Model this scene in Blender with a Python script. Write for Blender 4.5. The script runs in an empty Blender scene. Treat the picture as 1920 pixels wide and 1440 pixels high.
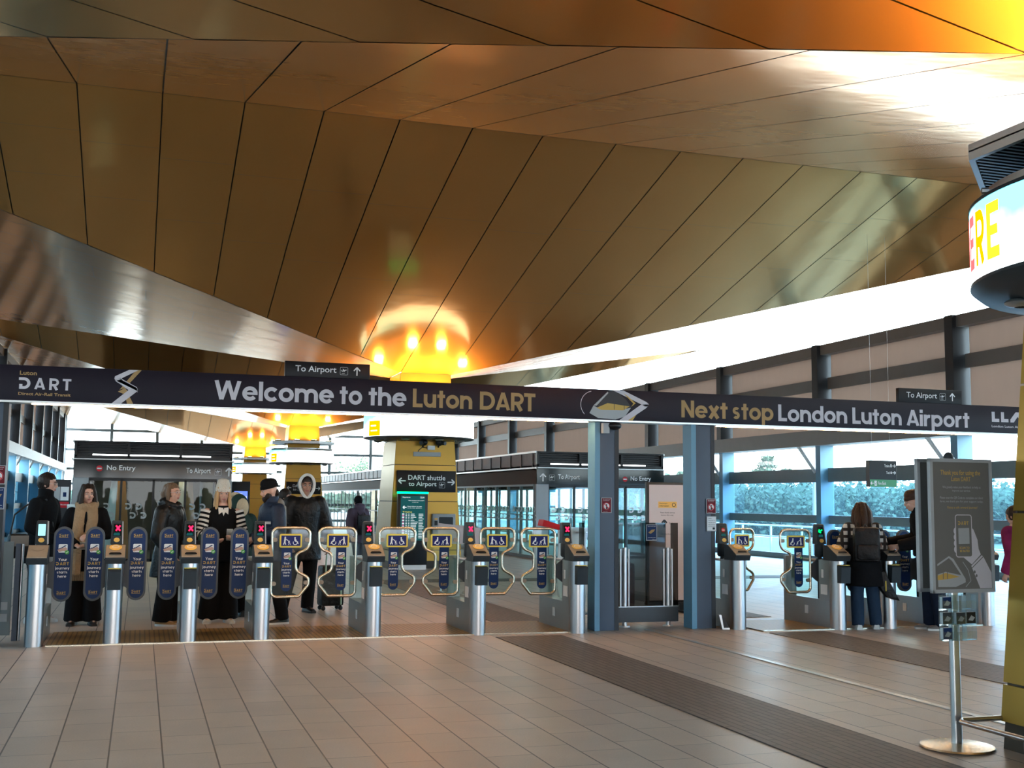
import bpy, bmesh, math, random
from mathutils import Vector, Matrix, noise
random.seed(7)
R_ = math.radians
SC = bpy.context.scene
COL = SC.collection

# ------------------------------------------------------------------ camera
cam = bpy.data.cameras.new('camera')
cam.sensor_width = 36.0
cam.lens = 2150.0 / 1920.0 * 36.0
cam.clip_end = 600
camo = bpy.data.objects.new('camera', cam)
COL.objects.link(camo)
RM = ((0.952, 0.041, 0.304), (-0.307, 0.093, 0.947), (0.010, -0.995, 0.101))
def _ax(v):
    return Vector(RM[i][0] * v[0] + RM[i][1] * v[1] + RM[i][2] * v[2] for i in range(3))
_z = _ax((0, 0, -1)).normalized()
_x = _ax((1, 0, 0)); _x = (_x - _z * _x.dot(_z)).normalized()
_y = _z.cross(_x)
camo.matrix_world = Matrix(((_x.x, _y.x, _z.x, 0), (_x.y, _y.y, _z.y, 0), (_x.z, _y.z, _z.z, 1.5), (0, 0, 0, 1)))
SC.camera = camo

# ------------------------------------------------------------------ view, sky
SC.view_settings.view_transform = 'Standard'
SC.view_settings.look = 'None'
SC.view_settings.gamma = 1.0
SC.view_settings.use_curve_mapping = False
SC.view_settings.exposure = 1.2
SC.cycles.max_bounces = 10
SC.cycles.diffuse_bounces = 4
SC.cycles.glossy_bounces = 5
SC.cycles.transparent_max_bounces = 24
SC.cycles.sample_clamp_indirect = 6.0
SC.cycles.caustics_reflective = False
SC.cycles.caustics_refractive = False

SKY = 7.5
w = bpy.data.worlds.new('sky'); SC.world = w
w.use_nodes = True
nt = w.node_tree; nt.nodes.clear()
wo = nt.nodes.new('ShaderNodeOutputWorld'); bg = nt.nodes.new('ShaderNodeBackground')
tcw = nt.nodes.new('ShaderNodeTexCoord'); sp = nt.nodes.new('ShaderNodeSeparateXYZ')
rp = nt.nodes.new('ShaderNodeValToRGB')
rp.color_ramp.elements[0].position = 0.0; rp.color_ramp.elements[0].color = (0.92, 0.97, 1.0, 1)
rp.color_ramp.elements[1].position = 0.7; rp.color_ramp.elements[1].color = (0.62, 0.78, 0.95, 1)
nt.links.new(tcw.outputs['Generated'], sp.inputs[0]); nt.links.new(sp.outputs['Z'], rp.inputs[0])
nt.links.new(rp.outputs[0], bg.inputs[0]); bg.inputs[1].default_value = SKY
nt.links.new(bg.outputs[0], wo.inputs[0])

# ------------------------------------------------------------------ materials
def _nodes(name):
    m = bpy.data.materials.new(name); m.use_nodes = True
    t = m.node_tree; t.nodes.clear()
    return m, t, t.nodes.new('ShaderNodeOutputMaterial')
def mat(name, col, rough=0.5, metal=0.0, var=0.12, scale=6.0, bump=0.0, bscale=40.0, emit=None, es=0.0, spec=0.5, stretch=None, sheen=0.0):
    m, t, o = _nodes(name)
    p = t.nodes.new('ShaderNodeBsdfPrincipled')
    p.inputs['Roughness'].default_value = rough
    p.inputs['Metallic'].default_value = metal
    p.inputs['Specular IOR Level'].default_value = spec
    if sheen: p.inputs['Sheen Weight'].default_value = sheen
    tc = t.nodes.new('ShaderNodeTexCoord'); src = tc.outputs['Object']
    if stretch:
        mp = t.nodes.new('ShaderNodeMapping'); mp.inputs['Scale'].default_value = stretch
        t.links.new(src, mp.inputs[0]); src = mp.outputs[0]
    n = t.nodes.new('ShaderNodeTexNoise'); n.inputs['Scale'].default_value = scale; n.inputs['Detail'].default_value = 4
    t.links.new(src, n.inputs['Vector'])
    mx = t.nodes.new('ShaderNodeMix'); mx.data_type = 'RGBA'
    mx.inputs['A'].default_value = tuple(c * (1 - var) for c in col) + (1,)
    mx.inputs['B'].default_value = tuple(min(1, c * (1 + var)) for c in col) + (1,)
    t.links.new(n.outputs['Fac'], mx.inputs['Factor']); t.links.new(mx.outputs['Result'], p.inputs['Base Color'])
    if bump:
        nb = t.nodes.new('ShaderNodeTexNoise'); nb.inputs['Scale'].default_value = bscale; nb.inputs['Detail'].default_value = 3
        t.links.new(src, nb.inputs['Vector'])
        b = t.nodes.new('ShaderNodeBump'); b.inputs['Strength'].default_value = bump; b.inputs['Distance'].default_value = 0.02
        t.links.new(nb.outputs['Fac'], b.inputs['Height']); t.links.new(b.outputs[0], p.inputs['Normal'])
    if emit:
        p.inputs['Emission Color'].default_value = tuple(emit) + (1,); p.inputs['Emission Strength'].default_value = es
    t.links.new(p.outputs[0], o.inputs[0])
    return m
def emission(name, col, s):
    m, t, o = _nodes(name)
    e = t.nodes.new('ShaderNodeEmission'); e.inputs[0].default_value = tuple(col) + (1,); e.inputs[1].default_value = s
    t.links.new(e.outputs[0], o.inputs[0]); return m
def glass(name, tint, haze=0.0, hazecol=(0.8, 0.9, 0.9), refl=1.0, rough=0.02):
    m, t, o = _nodes(name)
    tr = t.nodes.new('ShaderNodeBsdfTransparent'); tr.inputs[0].default_value = tuple(tint) + (1,)
    gl = t.nodes.new('ShaderNodeBsdfGlossy'); gl.inputs['Roughness'].default_value = rough
    gl.inputs[0].default_value = (refl, refl, refl, 1)
    # Schlick reflectance, the same from either side of the pane
    lw = t.nodes.new('ShaderNodeLayerWeight'); lw.inputs[0].default_value = 0.5
    pw = t.nodes.new('ShaderNodeMath'); pw.operation = 'POWER'; pw.inputs[1].default_value = 5.0; t.links.new(lw.outputs['Facing'], pw.inputs[0])
    fr = t.nodes.new('ShaderNodeMath'); fr.operation = 'MULTIPLY_ADD'; fr.inputs[1].default_value = 0.93; fr.inputs[2].default_value = 0.05; t.links.new(pw.outputs[0], fr.inputs[0])
    mx = t.nodes.new('ShaderNodeMixShader'); base = tr.outputs[0]
    if haze:
        tl = t.nodes.new('ShaderNodeBsdfTranslucent'); tl.inputs[0].default_value = tuple(hazecol) + (1,)
        nz = t.nodes.new('ShaderNodeTexNoise'); nz.inputs['Scale'].default_value = 1.3; nz.inputs['Detail'].default_value = 5
        tcn = t.nodes.new('ShaderNodeTexCoord'); t.links.new(tcn.outputs['Object'], nz.inputs['Vector'])
        mr = t.nodes.new('ShaderNodeMapRange'); mr.inputs['To Min'].default_value = haze * 0.6; mr.inputs['To Max'].default_value = haze * 1.4
        t.links.new(nz.outputs['Fac'], mr.inputs[0])
        m2 = t.nodes.new('ShaderNodeMixShader'); t.links.new(mr.outputs[0], m2.inputs[0])
        t.links.new(tr.outputs[0], m2.inputs[1]); t.links.new(tl.outputs[0], m2.inputs[2]); base = m2.outputs[0]
    t.links.new(fr.outputs[0], mx.inputs[0]); t.links.new(base, mx.inputs[1]); t.links.new(gl.outputs[0], mx.inputs[2])
    t.links.new(mx.outputs[0], o.inputs[0])
    return m

M = {}
M['steel'] = mat('brushed_stainless_steel', (0.46, 0.45, 0.45), 0.30, 1.0, 0.06, 40, stretch=(1, 1, 0.04))
M['chrome'] = mat('polished_tube_steel', (0.56, 0.49, 0.39), 0.27, 1.0, 0.03)
M['alu'] = mat('anodised_aluminium', (0.52, 0.54, 0.55), 0.35, 0.9, 0.05)
M['cabinet'] = mat('grey_satin_cabinet_steel', (0.33, 0.36, 0.37), 0.32, 0.7, 0.05, 20, spec=0.25)
M['dark'] = mat('dark_grey_plastic', (0.035, 0.042, 0.048), 0.35, 0.0, 0.1, spec=0.15)
M['black'] = mat('black_satin_plastic', (0.012, 0.013, 0.015), 0.3, 0.0, 0.1, spec=0.25)
M['rubber'] = mat('grey_rubber_rim', (0.10, 0.105, 0.115), 0.45, 0.0, 0.08, spec=0.15)
M['taupe'] = mat('taupe_reader_plastic', (0.36, 0.27, 0.19), 0.38, 0.0, 0.06, spec=0.25)
M['yellow'] = mat('yellow_enamel', (0.85, 0.62, 0.10), 0.4, 0.0, 0.05, spec=0.15)
M['amber'] = mat('amber_reader_disc', (0.90, 0.52, 0.13), 0.35, 0.0, 0.05, spec=0.15)
M['navy'] = mat('navy_print', (0.008, 0.028, 0.105), 0.4, 0.0, 0.08, spec=0.15)
M['navyblue'] = mat('royal_blue_print', (0.012, 0.015, 0.12), 0.4, 0.0, 0.05, spec=0.15)
M['white'] = mat('white_print', (0.82, 0.82, 0.82), 0.5, 0.0, 0.02, spec=0.15)
M['offwhite'] = mat('off_white_letter', (0.62, 0.58, 0.62), 0.5, 0.0, 0.03, spec=0.15)
M['goldprint'] = mat('gold_print', (0.58, 0.37, 0.10), 0.45, 0.0, 0.05, spec=0.15)
M['tanletter'] = mat('tan_gold_letter', (0.43, 0.27, 0.12), 0.5, 0.0, 0.04, spec=0.15)
M['green'] = mat('green_print', (0.10, 0.42, 0.08), 0.45, 0.0, 0.05, spec=0.15)
M['greensign'] = mat('green_exit_panel', (0.0, 0.22, 0.045), 0.4, 0.0, 0.04)
M['red'] = mat('red_print', (0.55, 0.02, 0.03), 0.45, 0.0, 0.06, spec=0.15)
M['maroon'] = mat('maroon_print', (0.16, 0.012, 0.02), 0.45, 0.0, 0.06, spec=0.15)
M['silvergrey'] = mat('silver_grey_print', (0.42, 0.43, 0.44), 0.5, 0.0, 0.05, spec=0.15)
M['banner'] = mat('aubergine_fascia_paint', (0.013, 0.009, 0.017), 0.42, 0.0, 0.15, 3, spec=0.15)
M['signblack'] = mat('black_sign_panel', (0.012, 0.011, 0.013), 0.35, 0.0, 0.1, spec=0.15)
M['post'] = mat('blue_grey_steel_paint', (0.090, 0.112, 0.150), 0.42, 0.0, 0.08, 3, spec=0.25)
M['bluepost'] = mat('blue_steel_and_haze', (0.115, 0.27, 0.38), 0.4, 0.0, 0.06, 3)  # lower wall posts: haze bloom put into a lighter blue
M['darkpost'] = mat('charcoal_and_backlit_steel', (0.035, 0.036, 0.040), 0.45, 0.0, 0.08, 3, spec=0.25)  # upper wall posts: backlit shade put into the tone; plain charcoal elsewhere
M['wallpanel'] = mat('taupe_blind_fabric', (0.36, 0.29, 0.255), 0.8, 0.0, 0.08, 5, bump=0.15, bscale=20)
M['wallrail'] = mat('warm_grey_rail', (0.20, 0.175, 0.16), 0.5, 0.0, 0.08, 4)
M['transom'] = mat('grey_green_transom', (0.16, 0.20, 0.21), 0.45, 0.0, 0.08, 4)
M['yellowclad'] = mat('mustard_gold_cladding', (0.41, 0.25, 0.040), 0.32, 0.5, 0.06, 2)
M['seam'] = mat('dark_joint', (0.03, 0.022, 0.012), 0.6, 0.0, 0.1)
M['verge'] = mat('dark_trackside_verge', (0.05, 0.07, 0.05), 0.9, 0.0, 0.4, 0.5)
M['concrete'] = mat('pale_concrete', (0.45, 0.46, 0.46), 0.8, 0.0, 0.12, 1.5)
M['blackglass'] = mat('black_back_painted_glass', (0.006, 0.010, 0.011), 0.08, 0.0, 0.1, spec=0.22)
M['browncasing'] = mat('brown_bronze_casing', (0.050, 0.032, 0.024), 0.6, 0.0, 0.1, spec=0.06)
M['louvre'] = mat('dark_violet_louvre', (0.075, 0.062, 0.072), 0.5, 0.1, 0.25, 9)
M['bronze'] = mat('bronze_reflection', (0.42, 0.20, 0.08), 0.35, 0.3, 0.1)
M['posterdark'] = mat('charcoal_print_with_glare', (0.17, 0.162, 0.152), 0.5, 0.0, 0.05, spec=0.2)  # print lightened so the colour holds the glare on the sheet
M['wh_panel'] = mat('pale_pink_white_board', (0.66, 0.56, 0.55), 0.5, 0.0, 0.03)
M['skin'] = mat('fair_skin', (0.56, 0.33, 0.25), 0.5, 0.0, 0.06, 20)
M['skin2'] = mat('tan_skin', (0.42, 0.23, 0.16), 0.5, 0.0, 0.06, 20)
M['eyewhite'] = mat('eye_white', (0.42, 0.40, 0.38), 0.5, 0.0, 0.02)
M['iris'] = mat('dark_iris', (0.012, 0.009, 0.008), 0.5, 0.0, 0.02)
M['lips'] = mat('lip_colour', (0.36, 0.12, 0.11), 0.5, 0.0, 0.05)
M['led_warm'] = emission('warm_uplight', (1.0, 0.50, 0.09), 350.0)
M['strip_warm'] = emission('warm_strip_light', (1.0, 0.60, 0.28), 44.0)
M['led_green'] = emission('green_led_bar', (0.0, 1.0, 0.28), 1.6)
M['led_red'] = emission('red_led_cross', (1.0, 0.01, 0.05), 2.2)
M['led_garrow'] = emission('green_led_arrow', (0.0, 0.9, 0.12), 1.2)
M['screen_cyan'] = emission('pale_cyan_screen', (0.30, 0.72, 0.78), 0.8)
M['screen_teal'] = emission('dark_teal_screen', (0.006, 0.04, 0.042), 1.0)
M['screen_txt'] = emission('screen_text_white', (0.7, 0.78, 0.8), 0.55)
M['screen_pink'] = emission('screen_text_pink', (0.55, 0.2, 0.35), 0.5)
M['screen_yel'] = emission('screen_text_yellow', (0.7, 0.62, 0.12), 0.6)
M['screen_blue'] = emission('blue_screen', (0.10, 0.17, 0.75), 0.9)
M['led_orange'] = emission('screen_orange', (1.0, 0.30, 0.0), 1.15)
M['led_amber'] = emission('screen_amber', (1.0, 0.55, 0.02), 1.1)
M['led_pinkred'] = emission('screen_coral', (1.0, 0.10, 0.10), 1.1)
M['led_white'] = emission('screen_white', (1, 1, 1), 1.3)
M['tube_white'] = emission('white_tube_light', (0.95, 1.0, 1.0), 3.0)
M['fill_yellow'] = emission('added_pale_yellow_glow', (1.0, 0.85, 0.5), 14.0)  # glow of the lamps added inside the left shelter
M['glass_clear'] = glass('clear_glass', (0.93, 0.97, 0.96))
M['glass_green'] = glass('green_tinted_glass', (0.72, 0.88, 0.82))
M['glass_smoke'] = glass('smoke_grey_glass', (0.36, 0.36, 0.35), refl=0.6)
M['glass_cyan'] = glass('cyan_tinted_glass', (0.33, 0.58, 0.80), 0.03, (0.25, 0.55, 0.80))  # translucent share puts the outdoor air haze into the pane
M['glass_blue'] = glass('blue_tinted_glass', (0.018, 0.050, 0.072), 0.007, (0.12, 0.36, 0.50))
M['glass_hazy'] = glass('glass_with_air_haze', (0.80, 0.93, 0.95), 0.03, (0.7, 0.9, 0.95))  # air haze beyond the windows put into the pane
M['glass_door'] = glass('dark_door_glass', (0.62, 0.70, 0.68), refl=0.2)
M['acrylic'] = glass('clear_acrylic', (0.90, 0.94, 0.95), 0.06, (0.8, 0.85, 0.85))
M['sack'] = glass('translucent_sack', (0.80, 0.88, 0.86), 0.95, (0.97, 1.0, 0.98), rough=0.2)

def blind_mat():
    m, t, o = _nodes('taupe_roller_blind')
    L = t.links.new; N = t.nodes.new
    d = N('ShaderNodeBsdfDiffuse'); tl = N('ShaderNodeBsdfTranslucent'); mx = N('ShaderNodeMixShader'); mx.inputs[0].default_value = 0.30
    tc = N('ShaderNodeTexCoord'); mp = N('ShaderNodeMapping'); mp.inputs['Scale'].default_value = (1, 1, 0.3); n = N('ShaderNodeTexNoise'); n.inputs['Scale'].default_value = 5; n.inputs['Detail'].default_value = 5
    L(tc.outputs['Object'], mp.inputs[0]); L(mp.outputs[0], n.inputs['Vector'])
    r = N('ShaderNodeValToRGB'); r.color_ramp.elements[0].color = (0.58, 0.47, 0.41, 1); r.color_ramp.elements[1].color = (0.66, 0.54, 0.47, 1)
    L(n.outputs['Fac'], r.inputs[0]); L(r.outputs[0], d.inputs[0]); L(d.outputs[0], mx.inputs[1])
    tl.inputs[0].default_value = (0.60, 0.47, 0.40, 1); L(tl.outputs[0], mx.inputs[2]); L(mx.outputs[0], o.inputs[0]); return m
M['wallpanel'] = blind_mat()
# gold ceiling metal: gold at a steep view, paler where it is seen at a glance (metal Fresnel)
def ceil_mat():
    m, t, o = _nodes('gold_anodised_ceiling')
    p = t.nodes.new('ShaderNodeBsdfPrincipled')
    p.inputs['Metallic'].default_value = 1.0
    p.inputs['Specular Tint'].default_value = (1, 0.98, 0.95, 1)
    tc = t.nodes.new('ShaderNodeTexCoord')
    n = t.nodes.new('ShaderNodeTexNoise'); n.inputs['Scale'].default_value = 0.5; n.inputs['Detail'].default_value = 3
    t.links.new(tc.outputs['Object'], n.inputs['Vector'])
    mx = t.nodes.new('ShaderNodeMix'); mx.data_type = 'RGBA'
    mx.inputs['A'].default_value = (0.575, 0.285, 0.080, 1); mx.inputs['B'].default_value = (0.635, 0.325, 0.10, 1)
    t.links.new(n.outputs['Fac'], mx.inputs['Factor']); t.links.new(mx.outputs['Result'], p.inputs['Base Color'])
    mr = t.nodes.new('ShaderNodeMapRange'); mr.inputs['To Min'].default_value = 0.09; mr.inputs['To Max'].default_value = 0.17
    t.links.new(n.outputs['Fac'], mr.inputs[0]); t.links.new(mr.outputs[0], p.inputs['Roughness'])
    n2 = t.nodes.new('ShaderNodeTexNoise'); n2.inputs['Scale'].default_value = 1.6; n2.inputs['Detail'].default_value = 2
    t.links.new(tc.outputs['Object'], n2.inputs['Vector'])
    b = t.nodes.new('ShaderNodeBump'); b.inputs['Strength'].default_value = 0.10; b.inputs['Distance'].default_value = 0.05
    t.links.new(n2.outputs['Fac'], b.inputs['Height']); t.links.new(b.outputs[0], p.inputs['Normal'])
    # a second, broader lobe of the brushed metal
    p2 = t.nodes.new('ShaderNodeBsdfPrincipled'); p2.inputs['Metallic'].default_value = 1.0; p2.inputs['Roughness'].default_value = 0.72
    t.links.new(mx.outputs['Result'], p2.inputs['Base Color'])
    ms = t.nodes.new('ShaderNodeMixShader'); ms.inputs[0].default_value = 0.40
    t.links.new(p.outputs[0], ms.inputs[1]); t.links.new(p2.outputs[0], ms.inputs[2]); t.links.new(ms.outputs[0], o.inputs[0]); return m
M['ceiling'] = ceil_mat()

def floor_mat():
    m, t, o = _nodes('stone_floor_tiles')
    L = t.links.new; N = t.nodes.new
    p = N('ShaderNodeBsdfPrincipled'); tc = N('ShaderNodeTexCoord'); s = N('ShaderNodeSeparateXYZ')
    L(tc.outputs['Object'], s.inputs[0])
    ax = N('ShaderNodeMath'); ax.operation = 'ADD'; ax.inputs[1].default_value = 59.818
    L(s.outputs['X'], ax.inputs[0])
    ay = N('ShaderNodeMath'); ay.operation = 'ADD'; ay.inputs[1].default_value = 60.21
    L(s.outputs['Y'], ay.inputs[0])
    c = N('ShaderNodeCombineXYZ'); L(ay.outputs[0], c.inputs[0]); L(ax.outputs[0], c.inputs[1])
    br = N('ShaderNodeTexBrick'); L(c.outputs[0], br.inputs['Vector'])
    br.inputs['Scale'].default_value = 1.0; br.inputs['Brick Width'].default_value = 0.545; br.inputs['Row Height'].default_value = 0.30
    br.inputs['Mortar Size'].default_value = 0.0035; br.inputs['Mortar Smooth'].default_value = 0.3
    br.offset = 0.37; br.offset_frequency = 2
    br.inputs['Color1'].default_value = (0.51, 0.41, 0.34, 1); br.inputs['Color2'].default_value = (0.58, 0.46, 0.375, 1)
    br.inputs['Mortar'].default_value = (0.16, 0.13, 0.11, 1)
    # the long joints are wider and darker than the cross joints
    dv = N('ShaderNodeMath'); dv.operation = 'DIVIDE'; dv.inputs[1].default_value = 0.30; L(ax.outputs[0], dv.inputs[0])
    fr = N('ShaderNodeMath'); fr.operation = 'FRACT'; L(dv.outputs[0], fr.inputs[0])
    pp = N('ShaderNodeMath'); pp.operation = 'PINGPONG'; pp.inputs[1].default_value = 0.5; L(fr.outputs[0], pp.inputs[0])
    lt = N('ShaderNodeMath'); lt.operation = 'LESS_THAN'; lt.inputs[1].default_value = 0.016; L(pp.outputs[0], lt.inputs[0])
    mj = N('ShaderNodeMix'); mj.data_type = 'RGBA'; L(lt.outputs[0], mj.inputs['Factor']); L(br.outputs['Color'], mj.inputs['A'])
    mj.inputs['B'].default_value = (0.10, 0.08, 0.07, 1)
    n = N('ShaderNodeTexNoise'); n.inputs['Scale'].default_value = 2.2; n.inputs['Detail'].default_value = 6; L(tc.outputs['Object'], n.inputs['Vector'])
    n3 = N('ShaderNodeTexNoise'); n3.inputs['Scale'].default_value = 90; n3.inputs['Detail'].default_value = 2; L(tc.outputs['Object'], n3.inputs['Vector'])
    mrr = N('ShaderNodeMapRange'); mrr.inputs['To Min'].default_value = 0.78; mrr.inputs['To Max'].default_value = 1.22; L(n.outputs['Fac'], mrr.inputs[0])
    mr3 = N('ShaderNodeMapRange'); mr3.inputs['To Min'].default_value = 0.85; mr3.inputs['To Max'].default_value = 1.15; L(n3.outputs['Fac'], mr3.inputs[0])
    mm = N('ShaderNodeMath'); mm.operation = 'MULTIPLY'; L(mrr.outputs[0], mm.inputs[0]); L(mr3.outputs[0], mm.inputs[1])
    vm = N('ShaderNodeVectorMath'); vm.operation = 'SCALE'; L(mj.outputs['Result'], vm.inputs[0]); L(mm.outputs[0], vm.inputs['Scale'])
    L(vm.outputs[0], p.inputs['Base Color'])
    rr = N('ShaderNodeMapRange'); rr.inputs['To Min'].default_value = 0.30; rr.inputs['To Max'].default_value = 0.50; L(n.outputs['Fac'], rr.inputs[0])
    L(rr.outputs[0], p.inputs['Roughness'])
    b = N('ShaderNodeBump'); b.inputs['Strength'].default_value = 0.25; b.inputs['Distance'].default_value = 0.004; b.invert = True
    L(br.outputs['Fac'], b.inputs['Height']); L(b.outputs[0], p.inputs['Normal'])
    L(p.outputs[0], o.inputs[0]); return m
M['floor'] = floor_mat()

def strip_mat(name, c1, c2, mort, bw, rh, ms, rough, alongy=True, bumpd=0.006):
    m, t, o = _nodes(name)
    L = t.links.new; N = t.nodes.new
    p = N('ShaderNodeBsdfPrincipled'); tc = N('ShaderNodeTexCoord'); s = N('ShaderNodeSeparateXYZ'); L(tc.outputs['Object'], s.inputs[0])
    c = N('ShaderNodeCombineXYZ'); L(s.outputs['Y' if alongy else 'X'], c.inputs[0]); L(s.outputs['X' if alongy else 'Y'], c.inputs[1])
    br = N('ShaderNodeTexBrick'); L(c.outputs[0], br.inputs['Vector']); br.inputs['Scale'].default_value = 1
    br.inputs['Brick Width'].default_value = bw; br.inputs['Row Height'].default_value = rh; br.inputs['Mortar Size'].default_value = ms
    br.inputs['Color1'].default_value = c1 + (1,); br.inputs['Color2'].default_value = c2 + (1,); br.inputs['Mortar'].default_value = mort + (1,)
    L(br.outputs['Color'], p.inputs['Base Color']); p.inputs['Roughness'].default_value = rough
    b = N('ShaderNodeBump'); b.inputs['Strength'].default_value = 0.6; b.inputs['Distance'].default_value = bumpd; b.invert = True
    L(br.outputs['Fac'], b.inputs['Height']); L(b.outputs[0], p.inputs['Normal'])
    L(p.outputs[0], o.inputs[0]); return m
M['tactile'] = strip_mat('ribbed_dark_guide_paving', (0.125, 0.10, 0.09), (0.155, 0.125, 0.11), (0.05, 0.04, 0.036), 0.30, 0.063, 0.006, 0.55)
M['tactile_x'] = strip_mat('ribbed_dark_cross_paving', (0.098, 0.085, 0.075), (0.12, 0.10, 0.09), (0.05, 0.04, 0.035), 0.30, 0.063, 0.006, 0.55, False)
M['mat'] = strip_mat('gold_studded_gate_mat', (0.52, 0.32, 0.11), (0.46, 0.28, 0.095), (0.16, 0.10, 0.04), 0.048, 0.05, 0.008, 0.4)

# ------------------------------------------------------------------ object helpers
def link(o, parent=None):
    COL.objects.link(o)
    if parent is not None: o.parent = parent
    return o
def tag(o, label=None, cat=None, group=None, kind=None):
    if label: o['label'] = label
    if cat: o['category'] = cat
    if group: o['group'] = group
    if kind: o['kind'] = kind
    return o
def thing(name, label, cat, loc=(0, 0, 0), rz=0.0, group=None):
    e = bpy.data.objects.new(name, None); e.empty_display_size = 0.2
    e.location = loc; e.rotation_euler = (0, 0, rz)
    link(e); return tag(e, label, cat, group)
def copy_tree(o, parent=None):
    c = o.copy(); COL.objects.link(c)
    if parent is not None: c.parent = parent
    for ch in list(o.children): copy_tree(ch, c)
    return c

class MB:
    """collects geometry and links it as one mesh object"""
    def __init__(s): s.v = []; s.f = []; s.mi = []; s.sm = []; s.cur = 0; s.X = None
    def mtl(s, i): s.cur = i; return s
    def add(s, vs, fs, smooth=False):
        b = len(s.v)
        if s.X is not None: vs = [s.X @ Vector(q) for q in vs]
        s.v += [tuple(q) for q in vs]
        for f in fs: s.f.append([b + i for i in f]); s.mi.append(s.cur); s.sm.append(smooth)
        return s
    def box(s, x0, x1, y0, y1, z0, z1):
        vs = [(x0, y0, z0), (x1, y0, z0), (x1, y1, z0), (x0, y1, z0), (x0, y0, z1), (x1, y0, z1), (x1, y1, z1), (x0, y1, z1)]
        return s.add(vs, [(0, 3, 2, 1), (4, 5, 6, 7), (0, 1, 5, 4), (1, 2, 6, 5), (2, 3, 7, 6), (3, 0, 4, 7)])
    def prism(s, pts, fr, d0, d1, smooth=False):
        """pts 2D polygon in the frame fr=(origin, u, v, n), swept from d0 to d1 along n"""
        o, u, v, n = [Vector(q) for q in fr]; k = len(pts)
        a = [o + u * p[0] + v * p[1] + n * d0 for p in pts]; b = [o + u * p[0] + v * p[1] + n * d1 for p in pts]
        fs = [list(range(k))[::-1], [k + i for i in range(k)]]
        s.add(a + b, fs)
        return s.add(a + b, [(i, (i + 1) % k, k + (i + 1) % k, k + i) for i in range(k)], smooth)
    def poly(s, pts, fr, d=0.0):
        o, u, v, n = [Vector(q) for q in fr]
        return s.add([o + u * p[0] + v * p[1] + n * d for p in pts], [list(range(len(pts)))])
    def tube(s, pts, r, seg=10, closed=False, cap=True):
        pts = [Vector(p) for p in pts]; k = len(pts)
        rs = r if isinstance(r, (list, tuple)) else [r] * k
        vs = []; up = None
        for i, p in enumerate(pts):
            if closed: d = pts[(i + 1) % k] - pts[i - 1]
            else: d = pts[min(i + 1, k - 1)] - pts[max(i - 1, 0)]
            d = d.normalized() if d.length > 1e-9 else Vector((0, 0, 1))
            if up is None: up = d.orthogonal().normalized()
            up = up - d * up.dot(d)
            up = up.normalized() if up.length > 1e-6 else d.orthogonal().normalized()
            sd = d.cross(up)
            for j in range(seg):
                a = 2 * math.pi * j / seg
                vs.append(p + (up * math.cos(a) + sd * math.sin(a)) * rs[i])
        fs = []
        for i in range(k if closed else k - 1):
            i2 = (i + 1) % k
            for j in range(seg):
                j2 = (j + 1) % seg
                fs.append((i * seg + j, i * seg + j2, i2 * seg + j2, i2 * seg + j))
        b = len(s.v); s.add(vs, fs, True)
        if cap and not closed:
            for q in ([j for j in range(seg)][::-1], [(k - 1) * seg + j for j in range(seg)]):
                s.f.append([b + j for j in q]); s.mi.append(s.cur); s.sm.append(False)
        return s
    def chain(s, pts, rs, seg=14):
        """closed tube with rounded ends"""
        pts = [Vector(p) for p in pts]; rs = list(rs)
        d0 = (pts[0] - pts[1]).normalized(); d1 = (pts[-1] - pts[-2]).normalized()
        A = []; Ar = []
        for c in (0.95, 0.75, 0.4): A.append(pts[0] + d0 * rs[0] * c); Ar.append(rs[0] * math.sqrt(1 - c * c))
        B = []; Br = []
        for c in (0.4, 0.75, 0.95): B.append(pts[-1] + d1 * rs[-1] * c); Br.append(rs[-1] * math.sqrt(1 - c * c))
        return s.tube(A + pts + B, Ar + rs + Br, seg)
    def loft(s, rings, cap=True, smooth=True):
        k = len(rings[0]); vs = [q for r in rings for q in r]
        fs = [(i * k + j, i * k + (j + 1) % k, (i + 1) * k + (j + 1) % k, (i + 1) * k + j) for i in range(len(rings) - 1) for j in range(k)]
        b = len(s.v); s.add(vs, fs, smooth)
        if cap:
            n = len(rings)
            s.f.append([b + j for j in range(k)][::-1]); s.mi.append(s.cur); s.sm.append(False)
            s.f.append([b + (n - 1) * k + j for j in range(k)]); s.mi.append(s.cur); s.sm.append(False)
        return s
    def lathe(s, prof, c=(0, 0, 0), seg=32, a0=0.0, a1=2 * math.pi, cap=False):
        full = abs(a1 - a0 - 2 * math.pi) < 1e-6; n = seg if full else seg + 1
        vs = []
        for (r, z) in prof:
            for j in range(n):
                a = a0 + (a1 - a0) * j / seg
                vs.append((c[0] + r * math.cos(a), c[1] + r * math.sin(a), c[2] + z))
        fs = []
        for i in range(len(prof) - 1):
            for j in range(seg):
                j2 = (j + 1) % n
                fs.append((i * n + j, i * n + j2, (i + 1) * n + j2, (i + 1) * n + j))
        return s.add(vs, fs, True)
    def ball(s, c, r, seg=16, rings=10, X=None):
        c = Vector(c); rx, ry, rz = (r, r, r) if not isinstance(r, (tuple, list)) else r
        vs = []; fs = []
        for i in range(rings + 1):
            th = math.pi * i / rings
            for j in range(seg):
                a = 2 * math.pi * j / seg
                q = Vector((rx * math.sin(th) * math.cos(a), ry * math.sin(th) * math.sin(a), rz * math.cos(th)))
                if X is not None: q = X @ q
                vs.append(c + q)
        for i in range(rings):
            for j in range(seg):
                fs.append((i * seg + j, (i + 1) * seg + j, (i + 1) * seg + (j + 1) % seg, i * seg + (j + 1) % seg))
        return s.add(vs, fs, True)
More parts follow.
